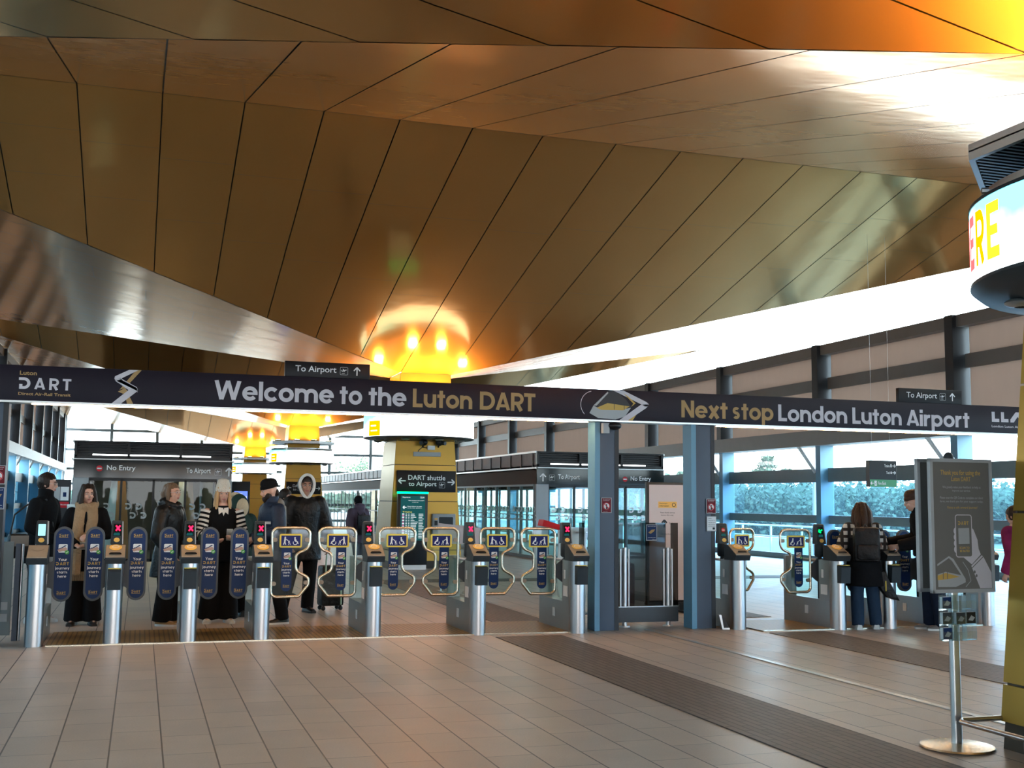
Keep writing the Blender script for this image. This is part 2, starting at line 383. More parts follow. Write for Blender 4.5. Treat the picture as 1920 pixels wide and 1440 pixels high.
    def mesh(s, name, mats):
        me = bpy.data.meshes.new(name); me.from_pydata(s.v, [], s.f)
        mats = mats if isinstance(mats, (list, tuple)) else [mats]
        for m in mats: me.materials.append(M[m] if isinstance(m, str) else m)
        me.polygons.foreach_set('material_index', s.mi)
        me.polygons.foreach_set('use_smooth', s.sm)
        me.validate(); me.update()
        return me
    def build(s, name, mats, parent=None, kind=None, bevel=0.0, loc=None, fix=True):
        me = s.mesh(name, mats)
        if fix or bevel:
            bm = bmesh.new(); bm.from_mesh(me)
            bmesh.ops.remove_doubles(bm, verts=bm.verts, dist=1e-5)
            if fix: bmesh.ops.recalc_face_normals(bm, faces=bm.faces)
            if bevel:
                es = [e for e in bm.edges if len(e.link_faces) == 2 and e.calc_face_angle(0) > 0.6]
                bmesh.ops.bevel(bm, geom=es, offset=bevel, segments=2, profile=0.6, affect='EDGES', clamp_overlap=True)
                for f in bm.faces: f.smooth = True
            bm.to_mesh(me); bm.free()
        if bevel or any(s.sm): me.set_sharp_from_angle(angle=R_(38))
        o = bpy.data.objects.new(name, me); link(o, parent)
        if loc is not None: o.location = loc
        if kind: o['kind'] = kind
        return o

def fillet(pts, rad, n=6):
    """round the corners of a closed polygon; rad one number or one for each corner"""
    out = []; k = len(pts)
    for i in range(k):
        p = Vector(pts[i]); a = Vector(pts[i - 1]); b = Vector(pts[(i + 1) % k])
        r = rad[i] if isinstance(rad, (list, tuple)) else rad
        if r <= 0: out.append(tuple(p)); continue
        u = (a - p); v = (b - p); lu = u.length; lv = v.length; u /= lu; v /= lv
        ang = math.acos(max(-1, min(1, u.dot(v)))); t = min(r / math.tan(ang / 2), lu * 0.49, lv * 0.49)
        r2 = t * math.tan(ang / 2); c = p + (u + v).normalized() * (r2 / math.sin(ang / 2))
        s0 = p + u * t - c; s1 = p + v * t - c
        a0 = math.atan2(s0.y, s0.x); a1 = math.atan2(s1.y, s1.x)
        while a1 - a0 > math.pi: a1 -= 2 * math.pi
        while a1 - a0 < -math.pi: a1 += 2 * math.pi
        for j in range(n + 1):
            q = a0 + (a1 - a0) * j / n; out.append((c.x + r2 * math.cos(q), c.y + r2 * math.sin(q)))
    return out
def rrect(x0, x1, y0, y1, r): return fillet([(x0, y0), (x1, y0), (x1, y1), (x0, y1)], r)
def disc(cx, cy, r, n=20, ry=None): return [(cx + r * math.cos(2 * math.pi * i / n), cy + (ry or r) * math.sin(2 * math.pi * i / n)) for i in range(n)]

# ------------------------------------------------------------------ lettering
_tc = {}
def text_geo(s, bold=0.0):
    """flat outline of a line of text, height 1 = the font size, baseline 0, x from 0"""
    k = (s, bold)
    if k in _tc: return _tc[k]
    cu = bpy.data.curves.new('t', 'FONT'); cu.body = s; cu.size = 1.0; cu.offset = bold; cu.resolution_u = 3; cu.fill_mode = 'FRONT'
    ob = bpy.data.objects.new('t', cu); COL.objects.link(ob)
    dg = bpy.context.evaluated_depsgraph_get(); dg.update()
    me = bpy.data.meshes.new_from_object(ob.evaluated_get(dg))
    vs = [(q.co.x, q.co.y) for q in me.vertices]; fs = [list(p.vertices) for p in me.polygons]
    COL.objects.unlink(ob); bpy.data.objects.remove(ob); bpy.data.curves.remove(cu); bpy.data.meshes.remove(me)
    x0 = min(v[0] for v in vs); x1 = max(v[0] for v in vs); y0 = min(v[1] for v in vs); y1 = max(v[1] for v in vs)
    _tc[k] = (vs, fs, (x0, x1, y0, y1)); return _tc[k]
def put_text(mb, s, fr, x0, x1, y0, y1, bold=0.01, d=0.0):
    """text stretched to the box x0..x1, y0..y1 of the frame"""
    vs, fs, (a, b, c, e) = text_geo(s, bold); o, u, v, n = [Vector(q) for q in fr]
    mb.add([o + u * (x0 + (q[0] - a) / (b - a) * (x1 - x0)) + v * (y0 + (q[1] - c) / (e - c) * (y1 - y0)) + n * d for q in vs], fs)
def arc(cx, cy, r, a0, a1, n=14): return [(cx + r * math.cos(R_(a0 + (a1 - a0) * i / n)), cy + r * math.sin(R_(a0 + (a1 - a0) * i / n))) for i in range(n + 1)]
# round geometric letters as pen strokes: (points, pen width); cap height 1, x-height 0.73
def _arch(x0, x1, yt=0.73):
    r = (x1 - x0) / 2
    return arc(x0 + r, yt - 0.1 - r, r, 180, 0) + [(x1, 0)]
W_ = 0.2
GL = {
 'o': ([(arc(.37, .365, .275, 0, 360, 28), W_)], .74), 'c': ([(arc(.37, .365, .275, 42, 318, 22), W_)], .66),
 'e': ([(arc(.37, .365, .275, 0, 322, 26), W_), ([(.12, .365), (.74, .365)], .13)], .74),
 'l': ([([(.1, 0), (.1, 1)], W_)], .2), 'i': ([([(.1, 0), (.1, .73)], W_), ([(.1, .83), (.1, 1.03)], W_)], .2),
 'm': ([([(.1, 0), (.1, .73)], W_), (_arch(.1, .58), W_), (_arch(.58, 1.06), W_)], 1.16),
 'n': ([([(.1, 0), (.1, .73)], W_), (_arch(.1, .6), W_)], .7), 'h': ([([(.1, 0), (.1, 1)], W_), (_arch(.1, .6), W_)], .7),
 'u': ([([(.1, .73), (.1, .35)] + arc(.35, .35, .25, 180, 360), W_), ([(.6, 0), (.6, .73)], W_)], .7),
 't': ([([(.22, 0), (.22, .94)], W_), ([(0, .64), (.44, .64)], .18)], .44),
 'd': ([(arc(.37, .365, .275, 0, 360, 28), W_), ([(.645, 0), (.645, 1)], W_)], .745),
 'p': ([(arc(.375, .365, .275, 0, 360, 28), W_), ([(.1, -.3), (.1, .73)], W_)], .75),
 'r': ([([(.1, 0), (.1, .73)], W_), (arc(.36, .38, .25, 180, 75, 8), W_)], .45),
 's': ([(arc(.27, .51, .135, 35, 270, 14) + arc(.27, .235, .135, 90, -145, 14), .175)], .54),
 'x': ([([(.09, 0), (.57, .73)], .22), ([(.57, 0), (.09, .73)], .22)], .66),
 'y': ([([(.1, .73), (.36, .1)], W_), ([(.62, .73), (.26, -.28)], W_)], .72), 'j': ([([(.14, .73), (.14, -.12)] + arc(.0, -.12, .14, 0, -60, 5), .18), ([(.14, .83), (.14, 1.03)], W_)], .24),
 'a': ([(arc(.37, .365, .275, 0, 360, 28), W_), ([(.645, 0), (.645, .73)], W_)], .745),
 'Y': ([([(.08, 1), (.4, .45)], W_), ([(.72, 1), (.4, .45)], W_), ([(.4, 0), (.4, .5)], W_)], .8),
 'W': ([([(.1, 1), (.36, 0)], W_), ([(.36, 0), (.65, 1)], W_), ([(.65, 1), (.94, 0)], W_), ([(.94, 0), (1.2, 1)], W_)], 1.3),
 'L': ([([(.1, 0), (.1, 1)], W_), ([(0, .1), (.55, .1)], W_)], .55), 'T': ([([(.33, 0), (.33, 1)], W_), ([(0, .9), (.66, .9)], W_)], .66),
 'D': ([([(.1, 0), (.1, 1)], W_), ([(0, .9), (.36, .9)] + arc(.36, .5, .4, 90, -90, 16) + [(0, .1)], W_)], .86),
 '@': ([([(-.04, .88), (.34, .88)] + arc(.34, .5, .38, 90, -90, 16) + [(0, .12)], .24), ([(.12, 0), (.12, .42)], .24)], .84),
 'A': ([([(.08, 0), (.4, 1)], W_), ([(.4, 1), (.72, 0)], W_), ([(.2, .25), (.6, .25)], .16)], .8),
 'R': ([([(.1, 0), (.1, 1)], W_), ([(0, .9), (.4, .9)] + arc(.4, .66, .24, 90, -90, 10) + [(.1, .42)], .19), ([(.34, .45), (.6, 0)], .21)], .7),
 'N': ([([(.1, 0), (.1, 1)], W_), ([(.1, 1), (.66, 0)], .21), ([(.66, 0), (.66, 1)], W_)], .76),
 'E': ([([(.1, 0), (.1, 1)], W_), ([(0, .9), (.56, .9)], W_), ([(0, .5), (.5, .5)], .18), ([(0, .1), (.56, .1)], W_)], .56),
 '-': ([([(0, .4), (.3, .4)], .15)], .3), ' ': ([], .3)}
def ribbon(pts, w):
    """polygon quads of a pen stroke with butt ends"""
    k = len(pts); L = []; Rr = []
    cl = math.dist(pts[0], pts[-1]) < 1e-6
    for i in range(k):
        if cl: d = Vector(pts[(i + 1) % (k - 1)]) - Vector(pts[(i - 1) % (k - 1)])
        else: d = Vector(pts[min(i + 1, k - 1)]) - Vector(pts[max(i - 1, 0)])
        d.normalize(); nrm = Vector((-d.y, d.x)) * w / 2
        L.append(Vector(pts[i]) + nrm); Rr.append(Vector(pts[i]) - nrm)
    return [(L[i], Rr[i], Rr[i + 1], L[i + 1]) for i in range(k - 1)]
def stroke_word(mb, s, fr, x0, x1, y0, h, d=0.0, gap=0.075, clip=None):
    """a word in pen-stroke letters, stretched to x0..x1, baseline y0, cap height h"""
    tot = sum(GL[c][1] for c in s) + gap * (len(s) - 1); sx = (x1 - x0) / tot; x = 0
    o, u, v, n = [Vector(q) for q in fr]
    kk = 0
    for c in s:
        st, adv = GL[c]
        for pts, w in st:
            kk += 1; dz = d + 0.0004 * (kk % 4)
            for q in ribbon(pts, w):
                if s != '' and c in 'WAN' and True:
                    q = [Vector((p.x, min(1.0, max(0.0, p.y)))) for p in q]
                mb.add([o + u * (x0 + (x + p.x) * sx) + v * (y0 + p.y * h) + n * dz for p in q], [(0, 1, 2, 3)])
        x += adv + gap
def arrow(mb, fr, cx, cy, s, ang, d=0.0, w=0.14):
    o, u, v, n = [Vector(q) for q in fr]; ca, sa = math.cos(R_(ang)), math.sin(R_(ang))
    for kk, pts in enumerate(([(-.5, 0), (.45, 0)], [(.08, .38), (.5, 0)], [(.08, -.38), (.5, 0)])):
        for q in ribbon(pts, w):
            mb.add([o + u * (cx + (p.x * ca - p.y * sa) * s) + v * (cy + (p.x * sa + p.y * ca) * s) + n * (d + .0003 * kk) for p in q], [(0, 1, 2, 3)])
def plane_icon(mb, fr, cx, cy, s, d=0.0):
    o, u, v, n = [Vector(q) for q in fr]
    def P(pts): mb.add([o + u * (cx + p[0] * s) + v * (cy + p[1] * s) + n * d for p in pts], [list(range(len(pts)))])
    P([(-.34, .02), (.28, .22), (.36, .18), (.33, .11), (-.26, -.08)]); P([(-.05, .07), (.1, .12), (-.12, .30), (-.2, .28)])
    P([(-.02, .03), (.12, .07), (.06, -.1), (-.02, -.12)]); P([(-.34, .02), (-.26, -.02), (-.36, .18), (-.42, .16)])
    P([(-.3, -.32), (.1, -.32), (.1, -.27), (-.3, -.27)])
    fp = rrect(-.5, .5, -.5, .5, .12)
    for q in ribbon(fp + [fp[0]], .03): mb.add([o + u * (cx + p.x * s) + v * (cy + p.y * s) + n * d for p in q], [(0, 1, 2, 3)])
FRONT = lambda x, y, z: ((x, y, z), (1, 0, 0), (0, 0, 1), (0, -1, 0))

# ================================================================== SETTING
XC = 5.97                                  # centre line of the hall and of the columns
YC = [5.20, 25.5, 45.65, 65.8]             # columns
XL, XR = -4.8, 16.8                        # side walls
Y0, Y1 = -24.8, 74.0
SF, SS, HZ, TOPH, OVER, HALF = 0.265, 0.208, 4.30, 0.58, 12.5, 10.075

mb = MB().box(XL - 0.3, XR + 0.3, Y0, Y1, -0.3, 0.0)
mb.build('floor', 'floor', kind='structure')
mb = MB()
for (xa, xb, ya, yb) in ((3.78, 4.55, Y0, 12.28), (7.0, 7.74, Y0, 11.95), (4.2, 4.92, 13.75, 20.6), (7.3, 8.0, 13.6, 20.6)):
    mb.box(xa, xb, ya, yb, 0.0, 0.006)
mb.build('floor_guide_strips', 'tactile', kind='structure')
mb = MB().box(4.2, 16.0, 20.6, 21.3, 0.0, 0.006)
mb.build('floor_cross_strip', 'tactile_x', kind='structure')
mb = MB().box(-0.85, 4.75, 12.52, 13.72, 0.0, 0.012)
mb.box(7.0, 10.1, 12.1, 13.2, 0.0, 0.012)
mb.mtl(1).box(-0.85, 4.75, 12.49, 12.52, 0, 0.014).box(7.0, 10.1, 12.07, 12.10, 0, 0.014)
mb.build('floor_gate_mats', ['mat', 'chrome'], kind='structure')
mb = MB().box(5.712, 5.775, -2, 12.6, 0.0, 0.007)
mb.mtl(1)
for k in range(30): mb.add([(5.742 + 0.008 * math.cos(a * 1.05), 11.5 - k * 0.45 + 0.008 * math.sin(a * 1.05), 0.0075) for a in range(6)], [list(range(6))])
mb.build('trim_1', ['alu', 'dark'], kind='structure')

# ceiling: inverted gold pyramids, panel by panel
def roof_module(mb, yc, HZ=HZ, SF=SF, SS=SS, HALF=HALF):
    front = back = True
    g = 0.009; hx = TOPH + (OVER - TOPH)
    def z_at(dx, dy): return HZ + max(SS * max(0, abs(dx) - TOPH), SF * max(0, abs(dy) - TOPH))
    xs = [-TOPH, TOPH]; q = TOPH
    while q < OVER: q = min(q + 1.066, OVER); xs.append(q); xs.insert(0, -q)
    ys = [-TOPH, TOPH]; q = TOPH
    while q < HALF: q = min(q + 1.055, HALF); ys.append(q); ys.insert(0, -q)
    for sgn in ((-1, 1) if front and back else ((-1,) if front else (1,))):
        for a, b in zip(xs[:-1], xs[1:]):
            ia = TOPH + max(0, abs(a) - TOPH) * SS / SF; ib = TOPH + max(0, abs(b) - TOPH) * SS / SF
            a2, b2 = a + g, b - g
            n = 3; lo = max(ia, ib); cuts = [None] + [lo + (HALF - lo) * t for t in (0.36, 0.70)] + [HALF]
            if HALF - lo < 2.0: cuts = [None, HALF]
            for c0, c1 in zip(cuts[:-1], cuts[1:]):
                p = [(a2, (ia + g * 1.5) if c0 is None else c0 + 0.003), (b2, (ib + g * 1.5) if c0 is None else c0 + 0.003), (b2, c1 - (g if c1 == HALF else 0.003)), (a2, c1 - (g if c1 == HALF else 0.003))]
                vs = [(XC + x, yc + sgn * y, HZ + SF * (y - TOPH)) for x, y in p]
                mb.mtl(0).add(vs, [(0, 1, 2, 3)])
            mb.mtl(1).add([(XC + x, yc + sgn * y, HZ + SF * (y - TOPH) + 0.025) for x, y in ((a, ia), (b, ib), (b, HALF), (a, HALF))], [(0, 1, 2, 3)])
    for sgn in (-1, 1):
        for a, b in zip(ys[:-1], ys[1:]):
            if not front and b <= 0.6 and a < -TOPH + .01 and b <= -TOPH + .01: continue
            ia = TOPH + max(0, abs(a) - TOPH) * SF / SS; ib = TOPH + max(0, abs(b) - TOPH) * SF / SS
            if ia >= OVER and ib >= OVER: continue
            pa, pb = min(ia, OVER), min(ib, OVER)
            lo = max(pa, pb); cuts = [None] + ([lo + (OVER - lo) * t for t in (0.3, 0.65)] if OVER - lo > 2.5 else []) + [OVER]
            for c0, c1 in zip(cuts[:-1], cuts[1:]):
                p = [(pa + g * 1.5 if c0 is None else c0 + 0.003, a + g), (pb + g * 1.5 if c0 is None else c0 + 0.003, b - g), (c1 - 0.003, b - g), (c1 - 0.003, a + g)]
                mb.mtl(0).add([(XC + sgn * x, yc + y, HZ + SS * (x - TOPH)) for x, y in p], [(0, 1, 2, 3)])
            mb.mtl(1).add([(XC + sgn * x, yc + y, HZ + SS * (x - TOPH) + 0.025) for x, y in ((pa, a), (pb, b), (OVER, b), (OVER, a))], [(0, 1, 2, 3)])
mb = MB()
roof_module(mb, 5.27, 4.43, 0.249, 0.206, 10.155)
for yc in YC[1:]: roof_module(mb, yc)
roof_module(mb, -14.9, 4.43, 0.249, 0.206, 10.05)
mb.build('ceiling', ['ceiling', 'seam'], kind='structure', fix=False)

# side walls: same posts, toned backlit dark above and hazy blue below; blinds, glass
BAY = [20.4 + 5.19 * k for k in range(-8, 11)]
def side_wall(side, X, s, ht=0.0):
    """s = +1: the inside of the wall faces -X (right wall)"""
    def B(mb, d0, d1, ya, yb, za, zb):       # d measured inwards from the wall line
        xa, xb = X - s * d0, X - s * d1
        return mb.box(min(xa, xb), max(xa, xb), ya, yb, za, zb)
    up, lowp, pan, rail, tr = MB(), MB(), MB(), MB(), MB()
    for y in BAY:
        if y > Y1: continue
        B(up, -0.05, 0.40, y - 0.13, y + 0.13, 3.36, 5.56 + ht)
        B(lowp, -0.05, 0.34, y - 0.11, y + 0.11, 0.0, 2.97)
        B(tr, -0.05, 0.10, y + 0.12, y + 0.36, 0.0, 2.97)
    for a, b in zip(BAY[:-1], BAY[1:]):
        b = min(b, Y1)
        for za, zb in ((3.37, 4.42), (4.72, 5.30 + ht)):
            B(pan, 0.02, 0.06, a + 0.16, b - 0.24, za, zb)
        B(rail, 0.0, 0.12, a + 0.16, b - 0.16, 4.42, 4.72)
        B(tr, -0.02, 0.14, a + 0.14, b - 0.14, 2.05, 2.40); B(tr, -0.02, 0.14, a + 0.14, b - 0.14, 0.99, 1.20)
        B(tr, -0.02, 0.10, a, b, 0.0, 0.15)
    B(rail, -0.05, 0.30, BAY[0], Y1, 5.30 + ht, 5.56 + ht)
    B(rail, -0.10, 0.50, BAY[0], Y1, 2.97, 3.36)
    br = MB()
    for y in BAY[:-1]:
        br.tube([(X - s * 0.42, y + 0.78, 2.98), (X - s * 0.14, y + 0.42, 2.30)], 0.05, 8)
    br.build('wall_%s_braces' % side, 'white', kind='structure')
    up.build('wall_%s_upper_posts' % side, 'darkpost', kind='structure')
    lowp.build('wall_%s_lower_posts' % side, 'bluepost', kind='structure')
    pan.build('wall_%s_blinds' % side, 'wallpanel', kind='structure')
    rail.build('wall_%s_rails' % side, 'wallrail', kind='structure')
    tr.build('wall_%s_transoms' % side, 'transom', kind='structure')
    xg = X + s * 0.02
    for k, (a, b) in enumerate(zip(BAY[:-1], BAY[1:])):
        b = min(b, Y1)
        w = MB()
        def Q(za, zb, ya, yb, m): w.mtl(m).add([(xg, ya, za), (xg, yb, za), (xg, yb, zb), (xg, ya, zb)], [(0, 1, 2, 3)])
        Q(2.40, 2.97, a, b, 0); Q(1.20, 2.05, a, b, 1); Q(0.15, 0.99, a, b, 1)
        Q(3.36, 5.30, a, b, 0); Q(5.56, 6.95, a, b, 0)
        w.build('window_%d' % (k + 1 + (20 if s < 0 else 0)), ['glass_hazy', 'glass_cyan' if s > 0 else 'glass_blue'], kind='structure', fix=False)
side_wall('right', XR, 1)
side_wall('left', XL, -1, 0.78)
# glazed end wall
mb = MB(); w = MB()
xs = [XL + 0.3 + 2.66 * k for k in range(9)]
for x in xs: mb.box(x - 0.09, x + 0.09, Y1 - 0.1, Y1 + 0.12, 0.0, 7.0)
for z in (0.1, 1.1, 2.25, 3.15, 4.3, 5.5): mb.box(XL, XR, Y1 - 0.06, Y1 + 0.08, z - 0.08, z + 0.08)
mb.build('wall_end_frame', 'transom', kind='structure')
w.add([(XL, Y1, 0), (XR, Y1, 0), (XR, Y1, 7), (XL, Y1, 7)], [(0, 1, 2, 3)])
w.build('window_50', 'glass_hazy', kind='structure', fix=False)

# rear wall behind the photographer: solid above, glazed doors below
mb = MB().box(XL, XR, Y0 - 0.2, Y0, 3.0, 7.0)
for k in range(7): mb.box(XL + 3.6 * k - 0.3, XL + 3.6 * k + 0.3, Y0 - 0.2, Y0, 0, 3.0)
mb.build('wall_rear', 'wallrail', kind='structure')
# outside: pale paving, track bank, field
mb = MB().box(-90, 150, -60, 260, -0.8, -0.35)
mb.build('ground', 'concrete', kind='structure')
mb = MB().box(26, 150, -60, 260, -0.36, -0.30)
mb.build('ground_grass', 'verge', kind='structure')

# ------------------------------------------------------------------ columns, ring screens, uplight trays
def column(yc, label, loc):
    t = thing('gold_column', label, 'column', (XC, yc, 0)); t['kind'] = 'thing'
    def hw(z): return 0.575 + 0.060 * (4.3 - z)
    cuts = [0.16, 0.40, 1.46, 2.26, 2.80, 3.62, 4.31]
    core = MB()
    rings = [[(sx * (hw(z) - 0.02), sy * (hw(z) - 0.02), z) for sx, sy in ((-1, -1), (1, -1), (1, 1), (-1, 1))] for z in (0.0, 4.31)]
    core.loft(rings, smooth=False).build('core', 'seam', t)
    clad = MB()
    for za, zb in zip(cuts[:-1], cuts[1:]):
        za += 0.008; zb -= 0.008
        for k in range(4):
            c, s_ = [(0, -1), (1, 0), (0, 1), (-1, 0)][k]
            def P(u, z, o): h = hw(z) + o; return (c * h - s_ * u * (h - 0.006), s_ * h + c * u * (h - 0.006), z)
            vs = [P(-1, za, 0), P(1, za, 0), P(1, zb, 0), P(-1, zb, 0), P(-1, za, -0.018), P(1, za, -0.018), P(1, zb, -0.018), P(-1, zb, -0.018)]
            clad.add(vs, [(0, 1, 2, 3), (4, 7, 6, 5), (0, 4, 5, 1), (1, 5, 6, 2), (2, 6, 7, 3), (3, 7, 4, 0)])
    clad.build('cladding', 'yellowclad', t)
    MB().box(-hw(0) + .03, hw(0) - .03, -hw(0) + .03, hw(0) - .03, 0.0, 0.15).build('plinth', 'alu', t)
    return t
place = ['nearest mustard gold column at the right edge beside the poster stand', 'mustard gold column with the large shuttle sign and departure screen',
         'second gold column behind, its sign half hidden by the white hood', 'farthest gold column, small, beside the blue screen totem']
for yc, lb in zip(YC, place): column(yc, lb, None)

RR = 1.25
def screen_mat():
    m, t, o = _nodes('ring_screen_picture')
    e = t.nodes.new('ShaderNodeEmission'); tc = t.nodes.new('ShaderNodeTexCoord'); s = t.nodes.new('ShaderNodeSeparateXYZ')
    t.links.new(tc.outputs['Object'], s.inputs[0])
    r = t.nodes.new('ShaderNodeValToRGB'); mr = t.nodes.new('ShaderNodeMapRange'); mr.inputs['From Min'].default_value = 0.06; mr.inputs['From Max'].default_value = 0.46
    n = t.nodes.new('ShaderNodeTexNoise'); n.inputs['Scale'].default_value = 2.0; n.inputs['Detail'].default_value = 5
    t.links.new(tc.outputs['Object'], n.inputs['Vector'])
    # the picture on the screen: sky blue at its upper left, white cloud elsewhere
    ad = t.nodes.new('ShaderNodeMath'); ad.operation = 'MULTIPLY_ADD'; ad.inputs[1].default_value = 0.5; t.links.new(n.outputs['Fac'], ad.inputs[0]); t.links.new(s.outputs['Z'], ad.inputs[2])
    a2 = t.nodes.new('ShaderNodeMath'); a2.operation = 'MULTIPLY_ADD'; a2.inputs[1].default_value = -0.22; t.links.new(s.outputs['X'], a2.inputs[0]); t.links.new(ad.outputs[0], a2.inputs[2])
    mr.inputs['From Min'].default_value = 0.45; mr.inputs['From Max'].default_value = 0.95
    t.links.new(a2.outputs[0], mr.inputs[0]); t.links.new(mr.outputs[0], r.inputs[0])
    r.color_ramp.elements[0].color = (1, 1, 1, 1); r.color_ramp.elements[1].color = (0.12, 0.66, 0.82, 1)
    t.links.new(r.outputs[0], e.inputs[0]); e.inputs[1].default_value = 2.2
    t.links.new(e.outputs[0], o.inputs[0]); return m
M['ringscreen'] = screen_mat()
def ring(yc, label, letters=False):
    q = 1.0 if letters else 0.35
    t = thing('ring_screen', label, 'screen', (XC, yc, 2.86), group='ring screens around the gold columns')
    h = 0.51
    MB().lathe([(RR, 0.02), (RR, h - 0.02)], seg=72).build('display', 'ringscreen', t)
    b = MB().lathe([(RR + 0.006, 0.02), (RR + 0.006, 0.0), (RR - 0.05, -0.05 * q), (RR - 0.30, -0.11 * q), (0.72, -0.12 * q), (0.72, -0.02), (RR - 0.06, 0.0), (RR - 0.06, h), (RR + 0.006, h), (RR + 0.006, h - 0.02)], seg=72)
    b.build('housing', 'dark', t)
    tr = MB()
    for k in range(8):
        a = math.pi / 8 + k * math.pi / 4
        tr.tube([(math.cos(a) * 0.72, math.sin(a) * 0.72, h + 0.05), (math.cos(a) * (RR - 0.02), math.sin(a) * (RR - 0.02), h + 0.05)], 0.018, 6)
    tr.lathe([(RR - 0.12, h + 0.03), (RR - 0.06, h + 0.03), (RR - 0.06, h + 0.07), (RR - 0.12, h + 0.07), (RR - 0.12, h + 0.03)], seg=48)
    tr.build('mounting_truss', 'alu', t)
    for k in range(8):
        a = k * math.pi / 4 + 0.25
        d = MB().ball((math.cos(a) * 0.98, math.sin(a) * 0.98, -0.115 * q), (0.10, 0.10, 0.03), 16, 8)
        d.mtl(1).ball((math.cos(a) * 0.98, math.sin(a) * 0.98, -0.115 * q - 0.022), (0.045, 0.045, 0.014), 12, 6)
        d.build('camera_dome', ['alu', 'black'], t)
    L = MB()
    def onring(x0, w, ch, z0, hh, m):
        L.mtl(m)
        tmp = MB(); stroke_word(tmp, ch, ((0, 0, 0), (1, 0, 0), (0, 1, 0), (0, 0, 1)), x0, x0 + w, z0, hh)
        vs = []
        for q in tmp.v:
            a = q[0] / RR; vs.append(((RR + 0.004) * math.cos(a), (RR + 0.004) * math.sin(a), q[1]))
        L.add(vs, tmp.f)
    if letters:
        s0 = R_(163) * RR
        onring(s0, 0.15, 'E', 0.10, 0.34, 1); onring(s0 - 0.19, 0.15, 'R', 0.10, 0.34, 0); onring(s0 - 0.38, 0.15, 'E', 0.10, 0.34, 2); onring(s0 - 0.57, 0.15, 'H', 0.10, 0.34, 2) if 'H' in GL else None
    else:
        for (a0, a1, za, zb, m) in ((195, 214, 0.03, 0.36, 0), (199, 208, 0.235, 0.265, 3), (199, 210, 0.13, 0.155, 3)):
            rr = RR + (0.004 if m == 0 else 0.007)
            p = [(rr * math.cos(R_(a0 + (a1 - a0) * i / 6)), rr * math.sin(R_(a0 + (a1 - a0) * i / 6))) for i in range(7)]
            L.mtl(m).add([(x, y, za) for x, y in p] + [(x, y, zb) for x, y in p], [(i, i + 1, i + 8, i + 7) for i in range(6)])
    L.build('screen_lettering', ['led_orange', 'led_amber', 'led_pinkred', 'led_white'], t, fix=False)
def tray(yc, label):
    t = thing('uplight_tray', label, 'light', (XC, yc, 3.64), group='uplight trays above the ring screens')
    oc = [(1.2, .5), (.5, 1.2), (-.5, 1.2), (-1.2, .5), (-1.2, -.5), (-.5, -1.2), (.5, -1.2), (1.2, -.5)]
    s = MB()
    fr = ((0, 0, 0), (1, 0, 0), (0, 1, 0), (0, 0, 1))
    inn = [(x * .55, y * .55) for x, y in oc]
    for i in range(8):
        j = (i + 1) % 8
        s.prism([oc[i], oc[j], inn[j], inn[i]], fr, 0.02, 0.07)
        s.prism([oc[i], oc[j], (oc[j][0] * .97, oc[j][1] * .97), (oc[i][0] * .97, oc[i][1] * .97)], fr, -0.03, 0.03)
    s.build('tray', 'alu', t)
    g = MB()
    for k in range(44):
        y = -1.14 + k * 0.053
        xm = 1.14 if abs(y) < 0.5 else 1.14 - (abs(y) - 0.5)
        for a, b in (((-xm, xm),) if abs(y) > 0.70 else ((-xm, -0.70), (0.70, xm))):
            g.box(a, b, y, y + 0.026, -0.02, 0.018)
    g.build('ribbed_underside', 'black', t)
    for k in range(4):
        c, s_ = [(0, -1), (1, 0), (0, 1), (-1, 0)][k]
        for u in (-0.33, 0.33):
            x, y = c * 0.98 - s_ * u, s_ * 0.98 + c * u
            l = MB().box(x - .11, x + .11, y - .11, y + .11, 0.07, 0.12)
            l.mtl(1).add([(x - .085, y - .085, 0.123), (x + .085, y - .085, 0.123), (x + .085, y + .085, 0.123), (x - .085, y + .085, 0.123)], [(0, 1, 2, 3)])
            l.build('uplight', ['dark', 'led_warm'], t)
GL['H'] = ([([(.1, 0), (.1, 1)], W_), ([(.56, 0), (.56, 1)], W_), ([(.1, .5), (.56, .5)], .18)], .66)
rl = ['large ring screen at the right edge with orange letters on a blue sky', 'white ring screen above the shuttle sign, orange box at its left',
      'white ring screen behind the white hood, second from the gates', 'farthest and smallest white ring screen above the blue screen totem']
tl = ['black ribbed uplight tray above the ring screen with orange letters', 'uplight tray above the nearest white ring screen, hidden behind the long banner',
      'dark uplight tray above the second white ring screen', 'smallest dark uplight tray, above the farthest white ring screen']
for k, yc in enumerate(YC):
    ring(yc, rl[k], k == 0); tray(yc, tl[k])

